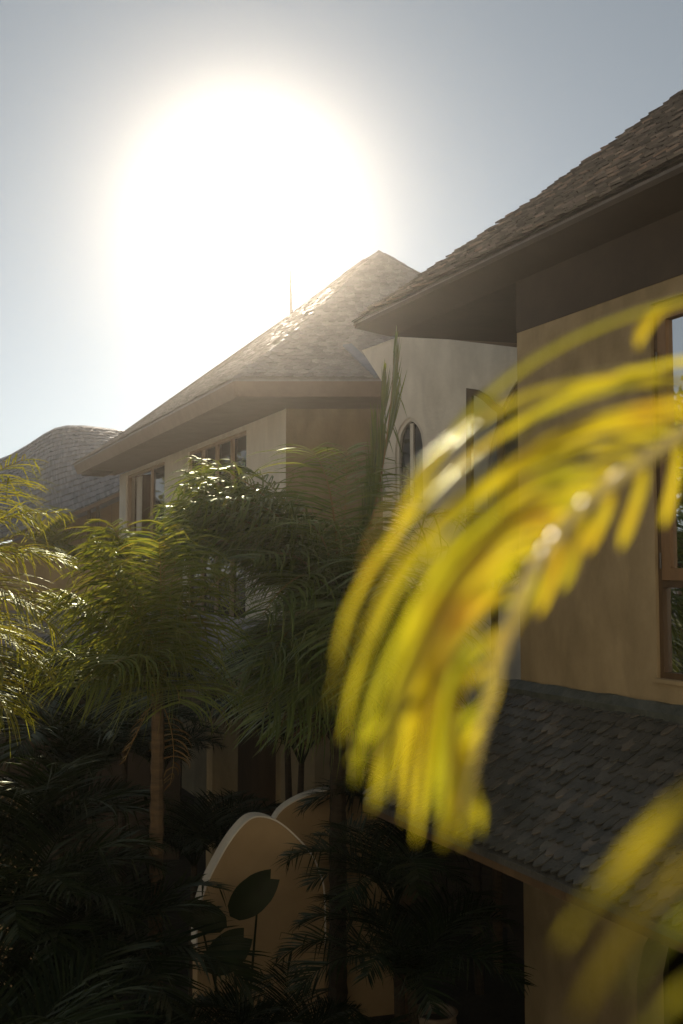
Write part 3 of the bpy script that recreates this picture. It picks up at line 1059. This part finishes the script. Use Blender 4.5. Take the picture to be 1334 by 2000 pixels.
# ------------------------------------------------------------------ palms
def frond_geo(rng, base, az, el, length, droop, nleaf=46, ll=.5, lw=.016, lg=1.0, wind=Vector((0, 0, 0)), start=.18, seg=5, vang=.9, sw=(.35, .75)):
    """returns (leaf MB, rachis MB) of one feather frond"""
    lf, ra = MB(), MB()
    n = 14
    pts = [Vector(base)]
    d0 = Vector((math.cos(az), math.sin(az), 0))
    tang = []
    azd = rng.uniform(-.25, .25)
    for i in range(n):
        t = i / (n - 1)
        e = el - droop * t ** 1.25
        a = az + azd * t
        d = Vector((math.cos(a) * math.cos(e), math.sin(a) * math.cos(e), math.sin(e)))
        d = (d + wind * .25 * t).normalized()
        tang.append(d)
        pts.append(pts[-1] + d * (length / n))
    tang.append(tang[-1])
    ra.tube(pts, [max(.0025, .014 * (length / 1.8) * (1 - i / n * .88)) for i in range(n + 1)], 5)
    up0 = Vector((0, 0, 1))
    for k in range(nleaf):
        t = start + (1 - start) * (k + rng.uniform(-.2, .2)) / (nleaf - 1)
        t = min(max(t, 0.02), .995)
        u = t * n; i = min(int(u), n - 1); f = u - i
        o = pts[i].lerp(pts[i + 1], f); T = tang[i].lerp(tang[min(i + 1, n)], f).normalized()
        sd = T.cross(up0)
        if sd.length < .15:
            sd = Vector((-math.sin(az), math.cos(az), 0))
        sd.normalize()
        nm = sd.cross(T)
        prof = (0.45 + 0.55 * math.sin(math.pi * min(1, (t - start) / (1 - start) * .8 + .18)))
        if t > .9:
            prof *= .75
        for sg in (-1, 1):
            if rng.random() < .04:
                continue
            L = ll * prof * rng.uniform(.82, 1.12)
            sweep = sw[0] + sw[1] * t + rng.uniform(-.12, .12)
            d = (sd * sg * vang + T * sweep + nm * (.28 + rng.uniform(-.18, .18))).normalized()
            g = Vector((0, 0, -1)) * lg * rng.uniform(.6, 1.25)
            w0 = lw * rng.uniform(.8, 1.2)
            p = o.copy(); vs = []
            roll = rng.uniform(-.5, .5)
            kink = rng.randint(2, seg - 1) if rng.random() < .18 else -1
            for j in range(seg + 1):
                q = j / seg
                wd = T - d * T.dot(d)
                if wd.length < .05:
                    wd = nm.copy()
                wd.normalize()
                wd = (wd * math.cos(roll) + d.cross(wd) * math.sin(roll))
                ww = w0 * (0.55 + 1.1 * q if q < .35 else 1.0 * (1 - ((q - .35) / .65) ** 1.6)) * .5
                ww = max(ww, .0007)
                vs.append(p - wd * ww); vs.append(p + wd * ww)
                d = (d + (g * .34 + wind * .5) * ((q + .25) * 2.2 / seg)).normalized()
                if j == kink:
                    d = (d + Vector((0, 0, -1.6))).normalized()
                p = p + d * (L / seg)
            lf.add(vs, [(2 * j, 2 * j + 1, 2 * j + 3, 2 * j + 2) for j in range(seg)])
    return lf, ra


def palm(label, base, crown_z, fronds, seed, leaf='leaf', trunk_r=.07, wind=Vector((0, 0, 0)), lean=(0, 0), group=None, name='palm_tree', stem='petiole', bark='bark', **kw):
    rng = random.Random(seed)
    t = thing(name, label, 'palm', base, group)
    base = Vector(base)
    top = Vector((base.x + lean[0], base.y + lean[1], crown_z))
    tr = MB()
    n = 44
    pts = []; rads = []
    for i in range(n + 1):
        f = i / n
        pts.append(base.lerp(top, f) + Vector((lean[0] * -.3 * math.sin(math.pi * f), 0, 0)))
        rads.append(trunk_r * (1.25 - .35 * f) * ((1.10 if i % 2 else .95) + rng.uniform(-.03, .03)))
    tr.tube(pts, rads, 10)
    tr.build('trunk', bark, t)
    for (az, el, ln, dr, *ov) in fronds:
        b = top + Vector((math.cos(az), math.sin(az), 0)) * trunk_r * .5 - Vector((0, 0, rng.uniform(0, .12)))
        par = {**dict(kw, wind=wind), **(ov[0] if ov else {})}
        mt_ = par.pop('mat', None)
        lf, ra = frond_geo(rng, b, az, el, ln, dr, **par)
        fo = lf.build('frond', mt_ or leaf, t)
        ra.build('stalk', stem, fo)
        fo.children[0].location = (0, 0, 0)
    return t


def fan(rng, n, el=(55, 85), ln=(1.5, 1.9), dr=(60, 110), az0=0.0, spread=360):
    out = []
    for i in range(n):
        az = R(az0 + spread * (i + rng.uniform(-.3, .3)) / n)
        out.append((az, R(rng.uniform(*el)), rng.uniform(*ln), R(rng.uniform(*dr))))
    return out


rp = random.Random(3)
WIND = Vector((-1.0, 0, 0.0))
# slender palm left of centre
b1 = at(312, 1100, 8.3)
palm('slender palm with a bare brown trunk in front of the terrace, left of centre', (b1.x, 8.3, 0), H - .95,
     [(R(60), R(-55), .8, R(30), dict(mat='leaf_dead', ll=.25, nleaf=14)), (R(190), R(-62), .55, R(20), dict(mat='leaf_dead', ll=.2, nleaf=12))] +
     [(R(a), R(e), l, R(d)) for a, e, l, d in ((170, 85, 1.45, 6), (200, 80, 1.4, 12), (140, 82, 1.5, 14), (60, 85, 1.5, 14), (20, 86, 1.4, 20), (300, 82, 1.3, 20),
                                               (250, 76, 1.25, 25), (350, 80, 1.15, 55), (215, 70, 1.2, 35), (185, 66, 1.2, 40), (110, 70, 1.2, 40), (270, 60, .95, 80), (195, 50, 1.0, 70), (235, 45, .85, 75), (300, 38, .75, 75))],
     41, 'leaf', .055, WIND, nleaf=48, ll=.88, lw=.0155, lg=2.6, vang=1.05, sw=(.05, .45))
# big palm in the middle
b2 = at(660, 1100, 10.6)
SPEAR = dict(vang=.16, sw=(2.0, .8), lg=.25, wind=Vector((-.12, 0, 0)), ll=.75, start=.3)
L2 = [(5, 72, 3.0, -14, SPEAR), (30, 72, 2.8, -12, SPEAR), (60, 84, 2.2, 30), (150, 82, 2.2, 45), (175, 78, 2.35, 60), (190, 72, 2.4, 75), (205, 68, 2.25, 85), (165, 64, 2.3, 90)]
r2 = random.Random(8)
for k in range(42):
    a = 130 + 200 * ((k * .618) % 1.0)
    e = r2.uniform(64, 82) if a < 242 else r2.uniform(5, 78)
    if k in (9, 17, 30):
        L2.append((a + 20, -35, 1.3, 45, dict(mat='leaf_dead', ll=.5, nleaf=26)))
        continue
    L2.append((a, e, 1.25 + e / 78 * 1.15 + r2.uniform(-.1, .15), r2.uniform(80, 112) - e * .25))
for k in range(12):
    L2.append((232 + 100 * ((k * .618) % 1.0), r2.uniform(-15, 35), r2.uniform(1.3, 1.75), r2.uniform(60, 85)))
palm('large bushy palm with long drooping fronds and an upright spear before the grey wing', (b2.x, 10.6, 0), H - .5,
     [(R(x[0]), R(x[1]), x[2], R(x[3]), *x[4:]) for x in L2],
     42, 'leaf_mid', .08, bark='bark_dark', wind=WIND * .8, nleaf=44, ll=1.0, lw=.024, lg=2.4, vang=1.0, sw=(.1, .55))
# sunlit palm at the left edge
b3 = at(-250, 1100, 7.6)
palm('sunlit yellow-green palm reaching in from the left edge', (b3.x, 7.6, 0), H - .55,
     [(R(a), R(e), l, R(d)) for a, e, l, d in ((0, 80, 2.0, 60), (15, 74, 1.9, 75), (-20, 76, 2.0, 70), (-40, 68, 1.8, 95), (5, 66, 1.8, 90), (30, 68, 1.8, 85), (-10, 55, 1.6, 95), (20, 48, 1.5, 95), (-30, 42, 1.5, 95), (0, 32, 1.4, 85), (40, 40, 1.4, 90),
                                               (-60, 60, 1.6, 100), (90, 75, 1.7, 80), (150, 70, 1.6, 90), (220, 70, 1.6, 90), (-15, 15, 1.3, 70), (10, 5, 1.2, 60))],
     43, 'leaf_gold', .07, Vector((.1, 0, 0)), nleaf=54, ll=.74, lw=.0125, lg=1.9, vang=1.0, sw=(.2, .6))
# small palm before the arched casement
b4 = at(965, 1100, 12.4)
palm('small palm in front of the open arched casement of the wing', (b4.x, 12.4, 0), H - .15,
     fan(rp, 9, (45, 80), (.9, 1.25), (60, 120)), 44, 'leaf', .05, Vector((-.2, 0, 0)), nleaf=34, ll=.38, lw=.02, lg=.8)
# potted palms on the terrace
for (px, cz, Y, sd, lfm, ln, lab) in (
        (98, .55, 20.5, 45, 'leaf_gold', (1.0, 1.3), 'bright sunlit palm on the terrace below the distant curved roof'),
        (150, .2, 19.6, 46, 'leaf', (.8, 1.1), 'short dark palm on the terrace right of the bright one'),
        (245, .35, 19.2, 47, 'leaf', (.8, 1.1), 'small palm on the terrace before the open patio door')):
    b = at(px, 1100, Y)
    palm(lab, (b.x, Y, ZF - .02), H + cz - .1, fan(rp, 9, (45, 80), ln, (50, 100)), sd, lfm, .05, Vector((0.1, 0, 0)), nleaf=36, ll=.42, lw=.03, lg=.5, group='palms on the terrace')

# understory: shared frond meshes, every plant its own object
protos = []
ru = random.Random(77)
for i in range(7):
    lf, ra = frond_geo(ru, (0, 0, 0), 0.0, R(ru.uniform(58, 78)), 1.5, R(ru.uniform(70, 110)), nleaf=46, ll=.50, lw=.021, lg=.8, start=.2)
    protos.append((lf, ra))
pm = []
for lf, ra in protos:
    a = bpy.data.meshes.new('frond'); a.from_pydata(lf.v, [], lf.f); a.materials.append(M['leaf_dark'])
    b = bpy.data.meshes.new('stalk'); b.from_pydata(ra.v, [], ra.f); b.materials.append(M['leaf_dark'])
    pm.append((a, b))
spots = [  # px, crown height, Y, size, label
    (60, 2.3, 8.6, 1.0, 'dark palm in the lower left before the curved wall panel at the edge'),
    (170, 2.6, 10.2, 1.1, 'dark palm behind the trunk of the slender palm, to its left'),
    (165, 1.7, 7.6, .95, 'low dark palm at the foot of the slender palm'),
    (90, 1.5, 6.6, 1.0, 'low dark palm in the bottom left corner'),
    (385, 1.5, 11.6, .8, 'dark palm between the slender trunk and the leaf-shaped panel'),
    (440, 1.3, 12.8, .7, 'dark palm standing before the porch doorway'),
    (590, 2.5, 12.4, 1.1, 'dark palm behind the second curved wall panel'),
    (770, 1.9, 9.0, .8, 'dark palm right of the leaf-shaped wall panel'),
    (130, 1.3, 6.2, .9, 'low dark palm at the bottom edge left of the broad leaves'),
    (430, 1.0, 7.9, .62, 'low dark palm at the bottom edge below the leaf-shaped panel'),
    (560, .95, 8.0, .6, 'low dark palm below the right side of the leaf-shaped panel'),
    (800, 1.5, 8.2, .8, 'dark palm left of the clay pot'),
    (790, 2.0, 10.8, .9, 'dark palm behind the clay pot'),
    (20, 2.9, 12.2, 1.2, 'dark palm below the terrace skirt roof at the left edge'),
    (250, 2.9, 12.8, 1.1, 'dark palm below the terrace parapet behind the slender trunk'),
    (700, .9, 6.8, .8, 'low dark palm at the bottom edge, right of the broad leaves'),
    (560, 3.1, 13.6, .9, 'dark palm beside the porch wall'),
    (50, 2.2, 7.4, 1.0, 'dark palm in the shade at lower left, second from the edge'),
    (700, 2.9, 13.0, 1.0, 'dark palm under the grey wing beside the large bushy palm'),
    (130, 2.9, 14.4, 1.1, 'dark palm close against the terrace wall at left'),
    (320, 2.0, 14.2, .9, 'dark palm between the terrace wall and the porch'),
    (930, 2.2, 11.8, .8, 'dark palm under the far end of the slate lean-to roof'),
    (20, 1.7, 5.8, 1.0, 'dark palm at the very bottom left, nearest of the garden palms'),
    (210, 1.2, 5.6, .9, 'dark palm at the bottom edge, second nearest of the garden palms'),
]
for (px, cz, Y, sz, lab) in spots:
    b = at(px, 1100, Y)
    t = thing('palm_tree', lab, 'palm', (b.x, Y, 0), 'dark palms in the shaded garden')
    tr = MB(); tr.tube([(b.x, Y, 0), (b.x + ru.uniform(-.05, .05), Y, cz * .5), (b.x, Y, cz)], [.06, .05, .035], 8); tr.build('trunk', 'bark_dark', t)
    n = 15
    for i in range(n):
        a, s_ = pm[ru.randrange(len(pm))]
        fo = bpy.data.objects.new('frond', a); COL.objects.link(fo); fo.parent = t
        fo.location = (0, 0, cz - .05)
        fo.rotation_euler = (0, ru.uniform(-.1, .25), 2 * math.pi * (i + ru.uniform(-.3, .3)) / n)
        k = sz * ru.uniform(.8, 1.15); fo.scale = (k, k, k)
        st = bpy.data.objects.new('stalk', s_); COL.objects.link(st); st.parent = fo

# broad-leaved elephant-ear plant
ee = at(470, 1900, 8.8)
el_ = thing('elephant_ear', 'broad-leaved plant with dark heart-shaped leaves before the leaf-shaped wall panel', 'plant', (ee.x, 8.8, 0))


def ear(px, py, Y, L, Wd, az, tilt):
    c = at(px, py, Y); mbx = MB()
    ax = Vector((math.cos(az) * math.cos(tilt), math.sin(az) * math.cos(tilt), math.sin(tilt)))
    sx = ax.cross(Vector((.25, -.9, .4))).normalized(); nn_ = sx.cross(ax)
    rows_ = []
    for i in range(13):
        q = i / 12
        w = Wd * (math.sin(math.pi * min(1, q * .82 + .10)) ** .8) * (1 if q < .95 else .4)
        w = max(w if q < 1 else .002, .002)
        rows_.append([c + ax * (q - .3) * L + sx * w * s_ + nn_ * (.18 * w * abs(s_) - .10 * L * q * q) + ax * (-.12 * L * abs(s_) * (1 - q) if q < .4 else 0) for s_ in (-1, -.5, 0, .5, 1)])
    vs = [p for r in rows_ for p in r]
    mbx.add(vs, [(r * 5 + k, r * 5 + k + 1, r * 5 + k + 6, r * 5 + k + 5) for r in range(12) for k in range(4)])
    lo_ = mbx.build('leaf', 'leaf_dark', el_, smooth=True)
    st = MB(); p0 = Vector((ee.x, 8.8, 0)); st.tube([p0, p0.lerp(c, .5) + Vector((0, .1, .15)), c + Vector((0, .05, .02)), c], [.016, .013, .008, .006], 6)
    so = st.build('stalk', 'leaf_dark', lo_); so.location = (0, 0, 0)


ear(505, 1738, 8.9, .46, .15, R(200), R(-38))
ear(385, 1785, 8.7, .40, .12, R(5), R(-22))
ear(455, 1850, 8.6, .40, .15, R(215), R(-30))

# ------------------------------------------------------------------ foreground palm: fronds arching past the lens from the right
rng = random.Random(9)
fg = thing('palm_tree', 'backlit yellow palm close to the lens, its fronds reaching in from the right', 'palm', (1.35, 1.0, 0))
tk = MB(); tk.tube([(1.35, 1.0, 0), (1.33, 1.0, 2.5), (1.3, 1.0, H - .25)], [.07, .06, .05], 10); tk.build('trunk', 'bark', fg)


def bez(p, t):
    a = [Vector(x) for x in p]
    while len(a) > 1:
        a = [a[i].lerp(a[i + 1], t) for i in range(len(a) - 1)]
    return a[0]


def poly_at(pts, s):
    """point on a pixel-depth polyline, s in 0..1"""
    u = s * (len(pts) - 1); i = min(int(u), len(pts) - 2); f = u - i
    return Vector(pts[i]).lerp(Vector(pts[i + 1]), f)


def strip(mb, pts, w, face):
    """tapered V-folded leaflet along 3-D points"""
    n = len(pts); vs = []; w *= .67
    for i, p in enumerate(pts):
        d = (pts[min(i + 1, n - 1)] - pts[max(i - 1, 0)]).normalized()
        x = d.cross(face).normalized()
        nn2 = x.cross(d)
        q = i / (n - 1)
        ww = w * .5 * (min(1, .5 + q * 3) if q < .75 else max(.10, 1 - ((q - .75) / .25) ** 2 * .85))
        vs += [p - x * ww - nn2 * ww * .25, p, p + x * ww - nn2 * ww * .25]
    fs = []
    for i in range(n - 1):
        b = 3 * i
        fs += [(b, b + 1, b + 4, b + 3), (b + 1, b + 2, b + 5, b + 4)]
    mb.add(vs, fs)


def near(p):
    return at(p[0], p[1], p[2] * .67)


RA = [(1560, 700, 1.02), (1440, 780, .97), (1334, 852, .92), (1210, 935, .87), (1110, 1015, .84), (1035, 1120, .82), (985, 1240, .80), (950, 1370, .785), (922, 1490, .775), (893, 1610, .77)]
TIPS = [(640, 1385, .80), (662, 1440, .79), (690, 1525, .78), (728, 1580, .77), (765, 1600, .765), (812, 1645, .76), (862, 1655, .755), (900, 1648, .755), (940, 1620, .76)]
lf = MB()
LOW = [(.16, 640, 1385), (.23, 668, 1448), (.30, 692, 1530), (.36, 727, 1582), (.41, 748, 1490), (.46, 772, 1556), (.52, 812, 1645), (.57, 800, 1540), (.62, 842, 1592),
       (.68, 864, 1655), (.745, 884, 1596), (.82, 903, 1652), (.885, 922, 1590), (.95, 937, 1628),
       (.0, 652, 1290), (.03, 700, 1130), (.07, 762, 1090), (.10, 800, 1050), (.13, 745, 1180), (.19, 700, 1300), (.27, 815, 1190), (.34, 770, 1330), (.43, 822, 1400),
       (.06, 1010, 850), (.10, 960, 950), (.145, 915, 985), (.2, 890, 1060),
       (.27, 682, 1490), (.385, 740, 1570), (.49, 790, 1605), (.6, 826, 1570), (.71, 874, 1630)]
NSHORT = 28
for i, (s, tx, ty) in enumerate(LOW):
    k = 1 - s
    st = poly_at(RA, .03 + .92 * s)
    tp = Vector((tx, ty, .80 - .045 * s + rng.uniform(-.01, .01)))
    p1 = Vector((st.x - 50 - 290 * k, st.y - 110 * k ** 1.6 + 70 * s, st.z - .02)) if i < 23 or i >= NSHORT else st + Vector((-110, -30, -.02))
    p2 = Vector((tp.x + (45 * k + 8 if i < 23 or i >= NSHORT else 90), tp.y - 100 - 360 * k * (1 if i < 14 or i >= NSHORT else .6 if i < 23 else .05), tp.z + .03 * rng.uniform(-1, 1)))
    pts = [near(bez([st, p1, p2, tp], j / 11)) for j in range(12)]
    face = Vector((-.5, -.25, .83)) if i in (0, 15, 17, 18) else Vector((rng.uniform(-.45, .45), -1, rng.uniform(-.1, .6)))
    strip(lf, pts, rng.uniform(.0080, .0108) * (1 if i < 14 else .75 if i < NSHORT else .8), face.normalized())
for i in range(14):
    s = (i + .5) / 14
    st = poly_at(RA, .08 + .84 * s)
    k = 1 - s
    tp = st + Vector((-48 - 26 * rng.random() + 36 * k, 125 + 45 * rng.random() + 20 * s, -.01))
    p1 = st + Vector((4, 40, -.02)); p2 = tp + Vector((14, -50, -.01))
    pts = [near(bez([st, p1, p2, tp], j / 8)) for j in range(9)]
    face = Vector((rng.uniform(-.6, .6), -1, rng.uniform(-.2, .5))).normalized()
    strip(lf, pts, rng.uniform(.008, .011), face)
for pth, w in (([(1480, 560, .93), (1300, 575, .92), (1080, 640, .90), (930, 760, .88), (860, 880, .87)], .011),
               ([(1480, 620, .95), (1320, 540, .93), (1250, 610, .92), (1245, 680, .91)], .013)):
    pts = [near(bez(pth, j / 10)) for j in range(11)]
    strip(lf, pts, w, Vector((-.3, -.6, .7)).normalized())
f1 = lf.build('frond', 'leaf_yellow', fg)
ra_ = MB()
rp_ = [Vector((1.3, 1.0, H - .3)), Vector((.85, .85, H + .05))] + [near(poly_at(RA, i / 24) + Vector((8, -9, -.03))) for i in range(25)]
TOPN = Vector((-.52, -.14, .84)).normalized()      # flat upper side of the leaf stalk
nr = len(rp_); vs = []; fs = []
for i, p in enumerate(rp_):
    d = (rp_[min(i + 1, nr - 1)] - rp_[max(i - 1, 0)]).normalized()
    if 2 < i < 17:
        TOPN = (SUN_DIR + (Vector((0, 0, H)) - p).normalized()).normalized() + Vector((rng.uniform(-.07, .07), -.10, rng.uniform(-.07, .07)))
    nn2 = (TOPN - d * TOPN.dot(d)).normalized(); x = d.cross(nn2)
    w = .0088 * (1 - .93 * max(0, i - 1) / (nr - 2))
    vs += [p + x * w + nn2 * w * .5, p + x * w * .6 + nn2 * w * .62, p - x * w * .6 + nn2 * w * .62, p - x * w + nn2 * w * .5, p - x * w * .7 - nn2 * w * .3, p - nn2 * w * .65, p + x * w * .7 - nn2 * w * .3]
for i in range(nr - 1):
    for k in range(7):
        k2 = (k + 1) % 7
        fs.append((i * 7 + k, i * 7 + k2, i * 7 + 7 + k2, i * 7 + 7 + k))
fs += [tuple(range(7)), tuple(range((nr - 1) * 7, nr * 7))[::-1]]
ra_.add(vs, fs)
r_ = ra_.build('stalk', 'rachis_yellow', f1, smooth=True); r_.location = (0, 0, 0)
# second frond low at the right
RB = [(1620, 1280, .52), (1560, 1400, .50), (1510, 1560, .48), (1480, 1740, .47), (1470, 1900, .46), (1465, 2060, .46)]
lf = MB()
for pth, w in (([(1560, 1400, .50), (1400, 1490, .47), (1230, 1640, .44), (1090, 1850, .42)], .0060),
               ([(1540, 1450, .50), (1360, 1540, .46), (1220, 1700, .43), (1165, 1790, .42)], .0050),
               ([(1500, 1570, .48), (1330, 1680, .45), (1215, 1800, .43), (1125, 1990, .42)], .0062),
               ([(1485, 1690, .47), (1370, 1740, .45), (1260, 1860, .44), (1215, 1960, .43)], .0042),
               ([(1475, 1860, .47), (1380, 1890, .45), (1300, 1960, .44), (1210, 2080, .43)], .0060)):
    pts = [near(bez(pth, j / 9)) for j in range(10)]
    strip(lf, pts, w, Vector((rng.uniform(-.3, .3), -1, .25)).normalized())
f2 = lf.build('frond', 'leaf_yellow', fg)
ra_ = MB(); rp_ = [near(poly_at(RB, i / 12)) for i in range(13)]
ra_.tube([Vector((1.3, 1.0, H - .35)), Vector((.6, .6, H - .22))] + rp_, [.008, .006] + [.004 * (1 - i / 12 * .6) for i in range(13)], 8)
r_ = ra_.build('stalk', 'rachis_yellow', f2, smooth=True); r_.location = (0, 0, 0)

# ------------------------------------------------------------------ outside the picture: trees beside the garden, and a villa added for bounce light
vE = thing('villa', 'unseen cream villa added behind the balcony viewpoint to bounce sunlight', 'house', (-3, -2.6, 0))  # unseen; added wide and pale to throw warm sun back onto the houses
fE = frame((10.0, -2.6), (-1, 0))
if fE.b.y < 0:
    fE0 = fE
    def fE(s, t, z, _f=fE0):
        return _f(s, -t, z)
dr = arch_pts(8.6, 11.2, 3.42, 6.3, 5.2, 9, .2)
w2_ = arch_pts(15.5, 17.3, 4.2, 6.2, 5.3, 9, .2)
link('wall', slab(fE, [(0, 0), (42, 0), (42, 10.2), (0, 10.2)], [dr, w2_], 0, -.3), 'plaster_pale', vE)
for nm, hh in (('balcony_door', dr), ('arched_window', w2_)):
    w = link(nm, ring_slab(fE, inset(hh, .002), inset(hh, .07), -.05, -.12), 'dark_wood', vE)
    link('pane', slab(fE, inset(hh, .07), [], -.085, -.095), 'glass', w)
b_ = MB(); b_.box(fE, 7, 13, .003, 1.9, 3.2, 3.4); b_.build('balcony', 'plaster_pale', vE)
rfE = MB(); mpe = plane_map(Vector((10.6, -1.8, 10.1)), Vector((-1, 0, 0)), Vector((0, -.77, .64)))
pe = [(0, 0), (43.2, 0), (38, 5.6), (5, 5.6)]
deck(rfE, mpe, pe); tiles(rfE, mpe, pe, .3, .3, 'scallop', rng); rfE.build('roof', 'slate', vE)


def tree(label, x, y, h, r, seed):
    rg = random.Random(seed)
    t = thing('tree', label, 'tree', (x, y, 0), 'trees beside the garden')
    tr = MB(); tr.tube([(x, y, 0), (x + .1, y, h * .3), (x, y + .1, h * .55)], [.28, .2, .13], 9)
    lv = MB()
    for i in range(9):
        a = rg.uniform(0, 6.28); e = rg.uniform(.2, 1.2)
        c = Vector((x + math.cos(a) * math.cos(e) * r * .62, y + math.sin(a) * math.cos(e) * r * .62, h * .62 + math.sin(e) * h * .24))
        tr.tube([(x, y, h * .42), Vector((x, y, h * .5)).lerp(c, .6), c], [.09, .06, .02], 6)
        for k in range(420):
            d = Vector((rg.gauss(0, 1), rg.gauss(0, 1), rg.gauss(0, .8))) * (r * .22)
            q = c + d; u = Vector((rg.gauss(0, 1), rg.gauss(0, 1), rg.gauss(0, 1))).normalized(); v = u.orthogonal().normalized() * .07; u *= .17
            lv.add([q - u, q + v, q + u, q - v], [(0, 1, 2, 3)])
    tr.build('trunk', 'bark', t); lv.build('crown', 'leaf', t)


tree('bushy green tree beside the garden, nearest of its row', -19, 30, 9.0, 4.0, 1)
tree('bushy green tree beside the garden across from the near villa', -17.5, 14.5, 11.0, 4.6, 4)
tree('bushy green tree beside the garden, second in its row', -18.5, 21.5, 11.0, 4.4, 5)
tree('bushy green tree beside the garden, tallest of its row', -21, 38, 10.5, 4.4, 2)
tree('bushy green tree beside the garden, farthest of its row', -24, 47, 9.5, 4.2, 3)

# ------------------------------------------------------------------ hazy air
hz_m, hz_nt, hz_out = mat('haze_air')
pv_ = N(hz_nt, 'ShaderNodeVolumePrincipled')
pv_.inputs['Color'].default_value = (1.0, 0.93, 0.82, 1)
pv_.inputs['Density'].default_value = 0.0012
pv_.inputs['Anisotropy'].default_value = 0.91
hz_nt.links.new(pv_.outputs[0], hz_out.inputs['Volume'])
mb = MB()
mb.box(lambda s, t, z: Vector((s, t, z)), -22, 22, -8, 50, -1.0, 12.4)
hz = mb.build('haze', hz_m)
hz['kind'] = 'stuff'
